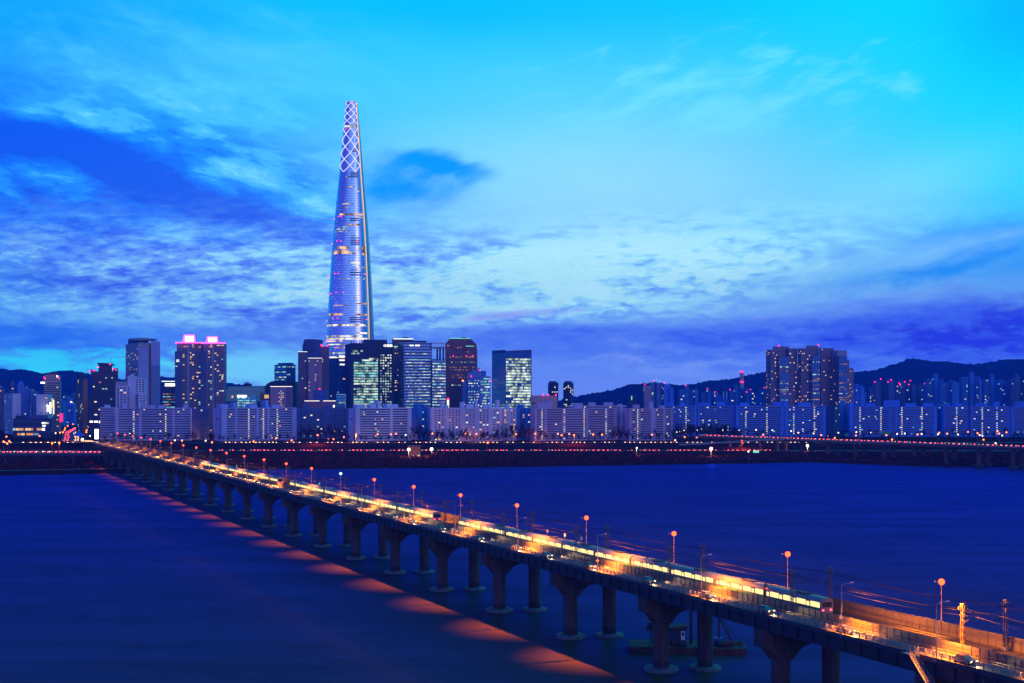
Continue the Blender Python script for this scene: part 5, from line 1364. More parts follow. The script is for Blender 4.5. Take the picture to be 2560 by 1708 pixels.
for py in (929.5, 955): beacon(r, 1851.5, py, 2694, 1.5); beacon(r, 1858, py, 2694, 1.5); beacon(r, 1854.5, py, 2694, 1.5)
for px, yt, lb in ((1808.5, 979, 'left of two thin white chimneys'), (1816.5, 979, 'right of two thin white chimneys')):
    q = W(px, yt, 2650); tag(MB().lathe((q.x, 2650, 12.5), [(1.9, 0), (1.5, q.z - 12.5)], 12).build('chimney_stack', M['wall_white']), lb, 'chimney', 'two thin white chimneys')
c1 = cluster('small low block between the clusters and the thin chimneys', [(1797, 1808, 990), (1808, 1822, 1000)], 2500, 145, 'wall_paleblue', plit=.05)
r = bld('tower_block', 'small dark block with one teal lit window left of the pale cluster', 'tower block', 1580, 2300)
k = Block(r, 1570, 1572, 1592, 990, 2300, 5, 'wall_dark'); k.R.lit('window', 'sign_teal', r, k.R.L * .3, k.R.L * .42, k.z1 - 7, k.z1 + .0)

# ---------------------------------------------------------------- trio of orange lit towers
def trio(label, parts, y, seed):
    r = bld('apartment_tower', label, 'apartment tower', parts[0][0], y, 'orange lit apartment towers at right')
    for j, (x0, xs, x1, yt, dy, wm, st, nm) in enumerate(parts):
        k = Block(r, x0, xs, x1, yt, y + dy, 14, wm, name=nm, depth=24)
        if st == 'g': rows(k, k.R, 3.6, .5, ('row_amber', 'row_amber', 'row_mix'), seed + j, pl=.5, cut=1.0, mull=2.2); spandrels(k, k.R, 3.6, 1.0, 'wall_deepblue')
        elif st == 'p': punch(k, k.R, plit=.10, seed=seed + j, cap=34, fh=3.2, bw=3.4, wf=.5, mix=[('win_warm', 4), ('win_amber', 4), ('win_white', 1.5)], pane='pane_red'); 
        if xs - x0 > 4: punch(k, k.L, plit=.05, seed=seed + 50 + j, cap=16, mix=[('win_warm', 4), ('win_amber', 4)], pane='pane_red')
        if st == 't': k.top(.0, 1, .0, 1, 2, 'roof_slab', 'wall_grey')
    return r
t1 = trio('leftmost and broad tower of the three orange-lit apartment towers', [(1915, 1927, 1949, 874, 0, 'wall_tower', 'p', 'left_wing'), (1947, 1949, 1972, 892, -6, 'curtain', 'g', 'glazed_bay'), (1970, 1972, 1993, 871, 4, 'wall_tower', 'p', 'right_wing'), (1933, 1936, 1972, 866, 10, 'wall_tower', '', 'top_storey')], 2300, 150)
t2 = trio('middle and tallest of the three orange-lit apartment towers', [(1994, 2003, 2031, 871, 2, 'wall_tower', 'p', 'left_wing'), (2029, 2031, 2050, 890, -6, 'curtain', 'g', 'glazed_bay'), (2048, 2052, 2085, 870, 6, 'wall_tower', 'p', 'right_wing'), (2016, 2019, 2047, 864, 14, 'wall_tower', '', 'top_storey')], 2290, 160)
t3 = trio('rightmost and slimmest of the three orange-lit apartment towers', [(2083, 2094, 2098, 889, 6, 'wall_tower', 'p', 'left_wing'), (2094, 2097, 2118, 890, -2, 'curtain', 'g', 'glazed_bay'), (2092, 2093, 2117, 879, 12, 'wall_grey', 't', 'top_storey'), (2117, 2118, 2123, 900, 10, 'wall_pinkbrown', 'p', 'right_wing'), (2122, 2123, 2134, 920, 14, 'wall_pinkbrown', 'p', 'low_wing')], 2270, 170)
for rr, px, py in ((t2, 2046, 863.5), (t1, 1947, 864.5)): beacon(rr, px, py, 2260, 1.4)
# ---------------------------------------------------------------- far right towers
cluster('blue apartment pair tucked right behind the orange trio', [(2134, 2148, 960), (2146, 2161, 968), (2158, 2166, 982)], 2500, 180, 'wall_paleblue', plit=.05)
c1 = cluster('left cluster of dark blue apartment towers with many red roof lights', [(2170, 2182, 969), (2180, 2202, 955), (2200, 2216, 962), (2214, 2236, 950)], 2700, 190, 'wall_deepblue', plit=.07)
for px, py in ((2187, 955), (2202, 948), (2220, 955), (2228, 950)): beacon(c1, px, py, 2690, 1.25)
c1 = cluster('second cluster of dark blue apartment towers with red roof lights', [(2234, 2252, 963), (2250, 2262, 957), (2260, 2276, 957), (2274, 2292, 964), (2290, 2312, 961)], 2750, 200, 'wall_deepblue', plit=.07)
for px, py in ((2248, 958), (2250, 962), (2262, 955), (2272, 962), (2276, 952), (2312, 959)): beacon(c1, px, py, 2740, 1.25)
cluster('paired blue apartment towers with a tall lift shaft, third group from right', [(2312, 2331, 947), (2330, 2346, 937), (2346, 2371, 957)], 2650, 210, 'wall_blue', plit=.06)
cluster('paired blue apartment towers, lower group before the double shafted one', [(2346, 2360, 948), (2372, 2398, 957), (2370, 2384, 950)], 2600, 220, 'wall_blue', plit=.07)
cluster('tallest far right blue apartment group with a rounded top', [(2398, 2420, 943), (2420, 2436, 933), (2434, 2452, 942), (2444, 2454, 951)], 2660, 230, 'wall_blue', plit=.08)
cluster('far right blue apartment group with a lift shaft, second from the edge', [(2454, 2474, 948), (2472, 2486, 938), (2486, 2510, 949), (2508, 2524, 958)], 2680, 240, 'wall_blue', plit=.07)
cluster('blue apartment group cut off by the right edge of the view', [(2522, 2540, 948), (2532, 2550, 938), (2546, 2562, 950), (2560, 2590, 946)], 2640, 250, 'wall_deepblue', plit=.06)

# ---------------------------------------------------------------- the long slab blocks on the far shore
ZB = 12.6
def slab_block(label, x0, xs, x1, yt, y, yaw, wm, cols_=(), piers_=(), end='R', seed=1, plit=.03, fh=3.0, tops=(), pane='pane', kind='bands', mark=False, mixx=APT, depth=None):
    r = bld('apartment_block', label, 'apartment block', (x0 + x1) / 2, y)
    k = Block(r, x0, xs, x1, yt, y, yaw, wm, z0=ZB, depth=depth)
    F_ = k.R if end != 'L' else k.L; E_ = k.L if end != 'L' else k.R
    if kind == 'bands': bands(k, F_, fh, 1.45, pane, wm, plit, mixx, seed, cols_, piers_)
    elif kind == 'cols':
        for a, b_ in piers_:
            pb = MB(); F_.slab(pb, a * F_.L, b_ * F_.L, F_.z0, F_.z1 + .4, 0, 1.6); pb.build('stair_bay', M[wm], r)
        punch(k, F_, fh=3.0, bw=4.3, wf=.55, hf=.5, plit=plit * 3, seed=seed, mix=mixx, cap=50)
    else: punch(k, F_, fh=3.0, bw=3.3, wf=.74, hf=.62, plit=plit, seed=seed, mix=mixx, pane=pane)
    b = MB(); n = int((E_.z1 - E_.z0 - 1) / 3.0)
    if E_.L > 4 and xs - x0 > 3 and end != 'L' or end == 'L' and x1 - xs > 3:
        for j in range(n): E_.pane(b, E_.L * .82, E_.L * .9, E_.z1 - 3 * (j + 1) + .6, E_.z1 - 3 * (j + 1) + 1.9)
        tag(b.build('end_window', M['pane'], r), kind='stuff')
        if mark:
            b = MB()
            for i in range(2): E_.slab(b, E_.L * (.36 + .16 * i), E_.L * (.45 + .16 * i), E_.z1 - 15, E_.z1 - 11.5, .005, .06)
            b.build('block_number', M['wall_darkblue'], r)
    for a, w_, h in tops: k.top(a, min(1, a + w_), .25, .8, h, 'roof_house', wm) if end != 'L' else k.top(.25, .8, a, min(1, a + w_), h, 'roof_house', wm)
    b = MB(); F_.slab(b, 0, F_.L, F_.z1, F_.z1 + .7, -.5, -.1); b.build('parapet', M[wm], r)
    return k
LV, WH, BL, PB = 'wall_lavender', 'wall_white', 'wall_blue', 'wall_paleblue'
slab_block('short pale slab block at the left end of the shore row', 250, 250.5, 291, 1020, 1720, -4, WH, piers_=((.92, 1.0),), seed=301, tops=((.2, .25, 4),), pane='pane_blue', depth=12)
slab_block('long banded slab block with two lit stair columns, left end of the shore row', 290, 291, 476, 1021, 1660, 6, LV, cols_=(.235, .665), piers_=((.0, .03), (.22, .25), (.305, .345), (.76, .785)), seed=302, tops=((.07, .05, 5), (.31, .035, 9), (.4, .1, 4), (.56, .1, 4), (.9, .05, 5)), plit=.04, depth=13)
slab_block('dark recessed slab between the two long lavender blocks, with blank blue gable', 474, 500, 523, 1021, 1690, 40, 'wall_deepblue', seed=303, kind='punch', plit=.05, mark=True)
slab_block('long lavender slab with blank numbered left gable and two lit stair columns', 534, 553, 741, 1021, 1645, 28, 'wall_lilac', cols_=(.36, .555, .74), piers_=((.0, .07), (.18, .205), (.46, .49), (.605, .63), (.94, 1.0)), seed=304, tops=((.02, .1, 5), (.19, .03, 7), (.4, .1, 4), (.62, .03, 10), (.7, .12, 4)), plit=.03, mark=True)
slab_block('dark blue slab set back behind the trees with a blank blue strip', 741, 744, 871, 1022, 1740, 4, 'wall_deepblue', seed=305, kind='cols', piers_=((.0, .05), (.52, .64)), plit=.03, tops=((.1, .12, 5), (.5, .16, 5), (.8, .12, 4)), mixx=COOLMIX, depth=14)
slab_block('lavender slab with numbered left gable standing left of the bluish gables', 871, 888, 1028, 1021, 1640, 26, WH, piers_=((.0, .08), (.62, .66), (.93, 1.0)), seed=306, tops=((.06, .14, 5), (.3, .1, 5), (.43, .06, 9), (.6, .2, 5)), plit=.05, mark=True)
slab_block('narrow blue slab end between two lavender blocks at centre', 1027, 1045, 1077, 1020, 1700, 38, BL, seed=307, kind='cols', piers_=((.0, .3), (.6, 1.0)), plit=.05, tops=((.1, .3, 5), (.6, .2, 4)))
slab_block('white slab of five bays with many small windows at centre', 1074, 1078, 1256, 1021, 1640, 8, WH, seed=308, kind='cols', piers_=((.0, .05), (.20, .25), (.40, .46), (.60, .66), (.80, .86)), plit=.04, tops=((.14, .04, 9), (.2, .05, 4), (.42, .05, 8), (.5, .1, 5), (.62, .04, 10), (.74, .1, 5), (.92, .05, 10)), depth=14)
slab_block('white end bays with orange windows right of the five bay slab', 1256, 1258, 1291, 1021, 1670, 6, WH, seed=309, kind='cols', piers_=((.35, .6),), plit=.12, tops=((.2, .3, 5),), mixx=[('win_amber', 1), ('win_warm', 1)])
slab_block('slab with blue gable and small windows under the bright glass office', 1280, 1291, 1327, 1021, 1690, 34, BL, seed=310, kind='cols', piers_=((.0, .15), (.55, .7)), plit=.06, tops=((.3, .3, 5),))
slab_block('long lavender slab with four lit stair columns at centre right', 1326, 1336, 1541, 1022, 1650, 22, 'wall_mauve', cols_=(.09, .355, .60, .865), piers_=((.0, .025), (.12, .145), (.335, .37), (.62, .645), (.855, .89), (.965, 1.0)), seed=311, tops=((.05, .1, 8), (.15, .08, 10), (.5, .1, 5)), plit=.03, pane='pane_red')
slab_block('set back slab showing only a lit top gallery over the four column slab', 1420, 1422, 1565, 1015, 1860, 3, LV, seed=312, plit=.12, tops=((.1, .15, 4), (.35, .12, 5), (.62, .16, 5)), cols_=(), depth=12)
slab_block('narrow stepped slab with balconies right of the four column slab', 1541, 1543, 1566, 1016, 1700, 4, LV, seed=313, piers_=((.3, .6),), plit=.03, tops=((.1, .5, 3),))
slab_block('pinkish slab with blue gable and a dark cleft in its middle', 1562, 1572, 1681, 1022, 1660, 20, 'wall_mauve', cols_=(.2,), piers_=((.0, .06), (.22, .26), (.49, .60), (.78, .83), (.96, 1.0)), seed=314, tops=((.5, .08, 9), (.15, .12, 5), (.75, .1, 4)), plit=.08, pane='pane_red')
slab_block('blue banded slab right of the pinkish cleft slab with one lit stair column', 1660, 1662, 1741, 1016, 1840, 0, PB, cols_=(.67,), piers_=((.93, 1.0),), seed=315, plit=.05, tops=((.1, .2, 5), (.5, .15, 5)), mixx=COOLMIX, pane='pane_blue', depth=12)
slab_block('blue banded slab with many scattered lights behind dark trees', 1743, 1744, 1837, 1016, 1840, -2, PB, piers_=((.0, .05), (.95, 1.0)), seed=316, plit=.10, tops=((.05, .3, 5), (.55, .2, 6)), mixx=COOLMIX, pane='pane_blue', depth=12)
slab_block('long blue banded slab with two lit stair columns below the orange trio', 1838, 1840, 2064, 1016, 1830, -2, PB, cols_=(.11, .345, .645, .875), piers_=((.0, .03), (.50, .53), (.55, .58), (.97, 1.0)), seed=317, plit=.05, tops=((.05, .1, 5), (.42, .1, 6), (.53, .05, 8), (.7, .14, 5)), mixx=COOLMIX, pane='pane_blue', depth=12)
slab_block('dark gabled slab end with few windows right of the orange trio', 2062, 2086, 2100, 1016, 1850, 48, 'wall_darkblue', seed=318, kind='punch', plit=.05, mixx=[('win_cool', 1)])
slab_block('narrow blue slab end with balconies beside the dark gable', 2095, 2100, 2124, 1013, 1880, 12, BL, seed=319, piers_=((.0, .3), (.7, 1.0)), plit=.03, tops=((.2, .4, 6),))
slab_block('long blue banded slab with four lit stair columns at right', 2121, 2124, 2342, 1017, 1830, -3, PB, cols_=(.12, .36, .60, .83), piers_=((.0, .035), (.45, .475), (.52, .545), (.96, 1.0)), seed=320, plit=.04, tops=((.0, .05, 5), (.2, .1, 5), (.4, .18, 9), (.65, .12, 5), (.85, .12, 5)), mixx=COOLMIX, pane='pane_blue', depth=12)
slab_block('very short blue slab between the two long right blocks', 2341, 2343, 2357, 1017, 1845, -3, BL, seed=321, plit=.05, piers_=((.8, 1.0),), tops=((.1, .5, 4),), pane='pane_blue', mixx=COOLMIX)
slab_block('blue banded slab with scattered lights and one lit stair column at right', 2356, 2358, 2423, 1017, 1830, -3, PB, cols_=(.52,), piers_=((.0, .07),), seed=322, plit=.08, tops=((.1, .2, 5), (.5, .25, 5)), mixx=COOLMIX, pane='pane_blue', depth=12)
slab_block('blue banded slab with two lit stair columns near the right edge', 2423, 2426, 2525, 1017, 1825, -4, PB, cols_=(.30, .67), piers_=((.0, .05),), seed=323, plit=.05, tops=((.15, .3, 5), (.6, .15, 7)), mixx=COOLMIX, pane='pane_blue', depth=12)
slab_block('blue banded slab running out of the right edge of the view', 2524, 2527, 2640, 1018, 1825, -4, PB, cols_=(.32,), piers_=((.0, .06),), seed=324, plit=.06, tops=((.1, .25, 8),), mixx=COOLMIX, pane='pane_blue', depth=12)

# ================================================================ far shore: lamps, roads, trees
def far_spot(px, py):
    """stand a ten metre lamp on the far bank so that its lantern is seen at (px, py)"""
    for zl, lo, hi, zg in ((23.0, 1560, 9999, 12.9), (16.3, 1440, 1560, 6.9), (13.2, 1300, 1440, 4.6)):
        y = (HC - zl) * FPX / (py - PY)
        if lo <= y: return (px - PX) / FPX * y, y, zg, zl
    y = (HC - 12.0) * FPX / (py - PY)
    return (px - PX) / FPX * y, y, 3.0, 12.0
def far_lamp_proto(mk, r=0.95):
    t = thing('street_lamp', '', 'street lamp')
    MB().tube([(0, 0, 0), (0, 0, 9.6)], 0.16, 6, 0.1).build('pole', M['redpole'], t)
    globe(M[mk], r, 10.1, t); return t
def far_two_proto(mk):
    t = far_lamp_proto(mk); MB().tube([(-1.6, 0, 9.7), (0, 0, 9.5), (1.6, 0, 9.7)], 0.1, 5).build('arm', M['redpole'], t); return t
FLP = {}
LANDM = [(0, 'the shopping building'), (135, 'the avenue mouth'), (235, 'the left end slab'), (300, 'the long banded slab'), (480, 'the dark recessed slab'), (540, 'the numbered slab'), (745, 'the dark set back slab'), (875, 'the second numbered slab'),
         (1030, 'the narrow blue slab end'), (1078, 'the five bay slab'), (1258, 'the orange windowed end bays'), (1330, 'the four column slab'), (1545, 'the narrow stepped slab'), (1570, 'the pinkish slab'), (1682, 'the one column blue slab'), (1745, 'the scattered light slab'),
         (1840, 'the orange trio slab'), (2064, 'the dark gabled slab end'), (2124, 'the four column blue slab'), (2343, 'the scattered light blue slab'), (2425, 'the last two column slab'), (2525, 'the edge slab')]
def near_what(px):
    w_ = LANDM[0][1]
    for x, n in LANDM:
        if px >= x: w_ = n
    return w_
SEEN = {}
FAR = [(16, 1092, 'o'), (9, 1104, 'o'), (18, 1109, 'o'), (23, 1103, 'o'), (99, 1090, 'o'), (130, 1108, 'o'), (148, 1107, 'o'), (206, 1099, 'W'), (225, 1090, 'w'), (139, 1083, 'w'), (150, 1082, 'o'), (296, 1092, 'o'), (311, 1094, 'w'), (441, 1093, 'o'), (447, 1093, 'o'), (455, 1102, 'o'),
       (552, 1093, 'o'), (568, 1095, 'o'), (574, 1095, 'o'), (530, 1106, 'o'), (437, 1101, 'w'), (514, 1102, 'w'), (634, 1104, 'o'), (647, 1091, 'o'), (739, 1089, 'o'), (794, 1088, 'o'), (820, 1097, 'o'), (834, 1098, 'o'), (729, 1101, 'o'), (890, 1086, 'o'), (909, 1094, 'o'),
       (944, 1085.5, 'o'), (977, 1086, 'o'), (990, 1084.5, 'o'), (1005, 1092, 'o'), (1014, 1088, 'w'), (1081, 1084, 'o'), (1094, 1089, 'o'), (1164, 1084, 'o'), (1191, 1085, 'o'), (1077, 1091, 'o'), (1219, 1107, 'o'), (1022, 1124, 'W'), (1079, 1123, 'W'),
       (1338, 1084.5, 'o'), (1395, 1085, 'o'), (1404, 1088, 'o'), (1423, 1085, 'o'), (1435, 1088, 'o'), (1483, 1086.5, 'o'), (1505, 1087, 'o'), (1513, 1089, 'o'), (1558, 1089, 'o'), (1588, 1090, 'o'), (1664, 1091, 'o'), (1688, 1101, 'w'), (1710, 1076, 'w'), (1712, 1093, 'o'),
       (1743, 1075.6, 'w'), (1770, 1075.6, 'w'), (1792, 1075.6, 'w'), (1807, 1075.6, 'w'), (1819, 1075.6, 'w'), (1848, 1075.6, 'w'), (1890, 1075, 'w'), (1908, 1087, 'o'), (1855, 1104, 'O'), (1778, 1122, 'W'), (1592, 1120, 'w'), (1742, 1094, 'o'), (1774, 1094, 'w'), (1871, 1129, 'w'),
       (1931, 1076, 'w'), (1978, 1078, 'w'), (1996, 1082, 'w'), (2034, 1084, 'w'), (2053, 1088, 'o'), (2096, 1082, 'w'), (2070, 1091, 'o'), (2087, 1095, 'o'), (2141, 1080.5, 'w'), (2140, 1089, 'o'), (2177, 1082, 'w'), (2219, 1083, 'w'), (2216, 1088, 'o'), (2243, 1085, 'w'), (2262, 1084, 'w'),
       (2294, 1086, 'o'), (2304, 1085, 'w'), (2345, 1086, 'w'), (2348, 1082, 'o'), (2368, 1084.5, 'o'), (2395, 1086.5, 'w'), (2420, 1080, 'o'), (2444, 1083, 'o'), (2449, 1088, 'w'), (2456, 1090, 'w'), (2494, 1078, 'o'), (2498, 1084, 'o'), (2505.6, 1089, 'w'), (2516, 1081, 'o'), (2230, 1099, 'o'),
       (2459, 1099.5, 'o'), (2019, 1114.5, 'W'), (2410, 1109.6, 'w'), (2489, 1108.5, 'w'), (1060, 1090, 'o'), (1250, 1090, 'o'), (1290, 1086, 'o'), (690, 1096, 'o'), (600, 1090, 'o'), (1630, 1087, 'o'), (1540, 1093, 'o'), (860, 1093, 'o')]
LITP = {(130, 1108), (148, 1107), (552, 1093), (739, 1089), (890, 1086), (1005, 1092), (1094, 1089), (1191, 1085), (1338, 1084.5), (1435, 1088), (1513, 1089), (1588, 1090), (1664, 1091), (1022, 1124), (1079, 1123), (1855, 1104), (1778, 1122), (2019, 1114.5), (794, 1088), (206, 1099), (1592, 1120), (441, 1093)}
for px, py, c_ in FAR:
    mk = {'o': 'sodium_far', 'O': 'sodium', 'w': 'white_lamp', 'W': 'white_lamp'}[c_]
    key = c_
    x, y, zg, zl = far_spot(px, py)
    if key not in FLP:
        FLP[key] = far_lamp_proto(mk, {'o': 0.95, 'w': 0.85, 'W': 1.7, 'O': 1.6}[c_]); o = FLP[key]
    else: o = copy_tree(FLP[key])
    o.location = (x, y, zl - 10.1); 
    wn = {'o': 'orange lit', 'O': 'big orange lit', 'w': 'white lit', 'W': 'bright white lit'}[c_]
    where = ('before ' if y > 1560 else 'on the bank below ') + near_what(px)
    kk_ = (wn, where); SEEN[kk_] = SEEN.get(kk_, 0) + 1
    tag(o, ('%s lamp %s, %s from left' % (wn.replace('bright white lit', 'bright white'), where, nth(SEEN[kk_] - 1))), 'street lamp', 'street lamps on the far shore')
    if (px, py) in LITP:
        e = light_part('lamp_light', 'POINT', o, (0, -1.5, 9.0), 16000 if c_ in 'oO' else 9000, (1.0, 0.30, 0.04) if c_ in 'oO' else (1.0, 0.75, 0.45), 0.3)

# cars queueing on the riverside roads
def queue(p0, p1, z, gap, front, label, group, seed):
    rr = random.Random(seed); a, c_ = Vector(p0), Vector(p1); L = (c_ - a).length; d = (c_ - a) / L; s = 0
    h = math.atan2(d.y, d.x) - math.pi / 2 + (math.pi if not front else 0)
    while s < L:
        q = a + d * s; place_small((q.x, q.y, z), h, label, group); s += gap * rr.uniform(0.75, 1.5)
# turned a little so that their lamps face the river
def queue_side(xa, xb, y, z, gap, tail, label, group, seed):
    rr = random.Random(seed); x = xa
    while x < xb:
        h = R(90 - 64) if tail else R(90 + 150)
        h = math.pi * 0.30 if tail else -math.pi * 0.70
        place_small((x, y + rr.uniform(-.5, .5), z), h, label, group); x += gap * rr.choice((0.75, 0.9, 1.0, 1.2, 2.2))
queue_side(-345, -60, 1584, 12.97, 6.0, False, 'one of the cars with headlights queued on the left stretch of the levee road', 'cars on the left levee road', 1)
queue_side(-40, 360, 1586, 12.97, 5.6, False, 'one of the cars with headlights queued on the middle stretch of the levee road', 'cars on the middle levee road', 2)
queue_side(-330, -130, 1497, 7.08, 5.5, True, 'one of the red lit cars on the left stretch of the lower riverside road', 'cars on the left riverside road', 3)
queue_side(-130, 300, 1497, 7.08, 6.2, True, 'one of the red lit cars on the right stretch of the lower riverside road', 'cars on the right riverside road', 4)
queue_side(-610, -500, 1584, 12.97, 7, False, 'one of the cars with headlights on the levee road left of the bridge', 'cars left of the bridge', 5)
for i, (a, c_) in enumerate(zip(AVENUE[:-1], AVENUE[1:])):
    d = (Vector(c_) - Vector(a)).normalized(); n = Vector((-d.y, d.x))
    for k_, (off, front) in enumerate(((-8, True), (-4.5, True), (4.5, False), (8.5, False))):
        L_ = (Vector(c_) - Vector(a)).length; s = rng.uniform(3, 12)
        while s < L_:
            q = Vector(a) + d * s - n * off * (-1 if True else 1); place_small((q.x, q.y, 12.97), math.atan2(d.y, d.x) - math.pi / 2 + (math.pi if front else 0), 'one of the cars crowding the lit city avenue at the left', 'cars on the city avenue'); s += rng.uniform(13, 26)
ai = 0
for (x, y) in ((-575, 1690), (-545, 1690), (-610, 1800), (-580, 1800), (-650, 1920), (-620, 1920), (-690, 2050), (-660, 2050), (-725, 2180), (-695, 2180)):
    o = copy_tree(FLP['o']); o.location = (x, y, 12.9); tag(o, 'orange lit street lamp lining the city avenue, %s from the bridge' % nth(ai), 'street lamp', 'street lamps of the city avenue'); ai += 1

# ---------------------------------------------------------------- second bridge at the right
def G(s, n, z): return Vector((297 + 0.577 * s + 0.816 * n, 1480 - 0.816 * s + 0.577 * n, z))
b2 = thing('road_bridge', 'concrete road bridge with flared piers and a line of red car lights at right', 'bridge', G(150, 10, 0))
def gbox(mb, s0, s1, n0, n1, z0, z1):
    mb.hexa([G(s0, n0, z0), G(s1, n0, z0), G(s1, n1, z0), G(s0, n1, z0), G(s0, n0, z1), G(s1, n0, z1), G(s1, n1, z1), G(s0, n1, z1)]); return mb
S0, S1 = -130, 620
gbox(MB(), S0, S1, 0, 26, 21.0, 21.7).build('road_deck', M['asphalt'], b2)
gbox(MB(), S0, S1, 1.5, 24.5, 18.6, 20.99).build('girder', M['girder'], b2)
gbox(MB(), S0, S1, -0.4, 0, 20.7, 22.0).build('parapet', M['concrete'], b2)
gbox(MB(), S0, S1, 26, 26.4, 20.7, 22.2).build('parapet', M['concrete'], b2)
gbox(MB(), S0, S1, 12.7, 13.1, 21.71, 22.6).build('median', M['concrete'], b2)
for i in range(19):
    s = -118 + 37.5 * i
    for n in (6, 20):
        g = MB()
        pts = [(-3.6, 18.6), (-3.4, 17.4), (-1.5, 13.5), (-1.3, 1.0), (1.3, 1.0), (1.5, 13.5), (3.4, 17.4), (3.6, 18.6)]
        g.prism([G(s - 1.4, n + a, z) for a, z in pts], G(s + 1.4, 0, 0) - G(s - 1.4, 0, 0))
        po = g.build('pier', M['pier'], b2)
        gbox(MB(), s - 3, s + 3, n - 3.4, n + 3.4, -2, 3.0).build('pier_base', M['pier'], po)
b = MB()      # slip road curving up from the left
pr = [(1700, 1540, 13), (1760, 1520, 15), (1830, 1500, 17.5), (1900, 1485, 20), (1960, 1470, 21.5)]
for (pa, ya, za), (pb, yb, zb) in zip(pr, pr[1:]):
    xa, xb = (pa - PX) / FPX * ya, (pb - PX) / FPX * yb
    b.hexa([(xa, ya, za - 1.6), (xb, yb, zb - 1.6), (xb, yb + 9, zb - 1.6), (xa, ya + 9, za - 1.6), (xa, ya, za), (xb, yb, zb), (xb, yb + 9, zb), (xa, ya + 9, za)])
b.build('slip_road', M['concrete'], b2)
rr = random.Random(6); s = S0 + 5
while s < 330:
    q = G(s, 2.8 if rr.random() < .7 else 6, 21.72)
    place_small(q, math.atan2(0.816, -0.577) - math.pi / 2, 'one of the cars with red tail lights streaming over the right road bridge', 'cars on the right road bridge'); s += rr.uniform(5.2, 8)
gt = thing('sign_gantry', 'overhead sign gantry with a green board spanning the right road bridge', 'sign gantry', G(120, 12, 21.7))
qa, qb = G(118, -1, 21.7), G(140, 27, 21.7)
b = MB()
for q in (qa, qb): b.tube([(q.x, q.y, 16.0 if q is qa else 21.7), (q.x, q.y, 31.5)], 0.4, 8)
b.build('post', M['pole'], gt)
MB().tube([(qa.x, qa.y, 30.5), (qb.x, qb.y, 30.5)], 0.35, 6).build('beam', M['pole'], gt)
m1 = qa.lerp(qb, .55); m2 = qa.lerp(qb, .88); u_ = Vector((.577, -.816, 0)) * .5
MB().hexa([(m1.x + u_.x, m1.y + u_.y, 28.6), (m2.x + u_.x, m2.y + u_.y, 28.6), (m2.x + u_.x * 1.4, m2.y + u_.y * 1.4, 28.6), (m1.x + u_.x * 1.4, m1.y + u_.y * 1.4, 28.6), (m1.x + u_.x, m1.y + u_.y, 32), (m2.x + u_.x, m2.y + u_.y, 32), (m2.x + u_.x * 1.4, m2.y + u_.y * 1.4, 32), (m1.x + u_.x * 1.4, m1.y + u_.y * 1.4, 32)]).build('sign_board', M['sign_green'], gt)
q = W(2117, 1087, 1590); r = thing('road_sign', 'green road sign board on a post before the long blue slab', 'road sign', (q.x, 1590, 12.9))
MB().box(q.x - 2.2, q.x + 2.2, 1589.7, 1590, q.z - 1.6, q.z + 1.6).build('sign_board', M['sign_green'], r); bar(r, [(q.x, 1590.3, 12.9), (q.x, 1590.3, q.z + 1)], .2, 'pole', 'post')

# ---------------------------------------------------------------- elevated road on the left bank
v_ = thing('elevated_road', 'low elevated riverside road on columns left of the railway bridge', 'elevated road', (-440, 1245, 3))
VY, VZ = 1245.0, 15.6
MB().box(-900, -388, VY, VY + 12, VZ - 1.0, VZ).build('road_deck', M['asphalt'], v_)
MB().box(-900, -388, VY + .8, VY + 11, VZ - 3, VZ - 1.004).build('girder', M['girder'], v_)
MB().box(-900, -388, VY - .3, VY - .004, VZ - .9, VZ + .35).build('parapet', M['concrete'], v_)
MB().box(-900, -388, VY + 12.004, VY + 12.3, VZ - .9, VZ + 1.1).build('parapet', M['concrete'], v_)
for i in range(9):
    x = -640 + 32 * i; b = MB(); b.tube([(x, VY + 6, 1.0), (x, VY + 6, VZ - 4)], 1.1, 10); b.box(x - 1.2, x + 1.2, VY + .5, VY + 11.5, VZ - 4.2, VZ - 3.004); b.build('column', M['pier'], v_)
queue_side(-520, -390, VY + 2.6, VZ + .01, 5.6, True, 'one of the red lit cars on the elevated road left of the bridge', 'cars on the elevated road', 9)
queue_side(-520, -390, VY + 9, VZ + .01, 6.5, False, 'one of the headlit cars on the far lane of the elevated road', 'cars on the far lane of the elevated road', 10)

# ---------------------------------------------------------------- small lit things of the left shore
q = W(196, 1091, 1640); r = thing('tent', 'blue peaked tent roof beside the lit avenue', 'tent', (q.x, 1640, 12.9))
b = MB(); w_ = 7
b.v = [(q.x - w_, 1636, q.z + .5), (q.x + w_, 1636, q.z + .5), (q.x + w_, 1646, q.z + .5), (q.x - w_, 1646, q.z + .5), (q.x - 1, 1641, q.z + 5.4), (q.x + 1, 1641, q.z + 5.4)]
b.f = [(0, 1, 5, 4), (1, 2, 5), (2, 3, 4, 5), (3, 0, 4), (3, 2, 1, 0)]
b.build('canopy', mat('blue_canvas', (0.03, 0.12, 0.75), 0.8), r)
b = MB()
for x, y in ((-w_ + .3, 1636.3), (w_ - .3, 1636.3), (w_ - .3, 1645.7), (-w_ + .3, 1645.7)): b.box(q.x + x - .15, q.x + x + .15, y - .15, y + .15, 12.8, q.z + .49)
for i, (x, y) in enumerate(((-w_ + .3, 1636.3), (w_ - .3, 1636.3), (w_ - .3, 1645.7), (-w_ + .3, 1645.7))): MB().box(q.x + x - .15, q.x + x + .15, y - .15, y + .15, 12.8, q.z + .49).build('leg', M['pole'], r)
qa, qb = W(237, 1098, 1630), W(246, 1073, 1630); r = thing('sign', 'brilliant white lit column sign where the bridge meets the far shore', 'sign', ((qa.x + qb.x) / 2, 1630, 12.9))
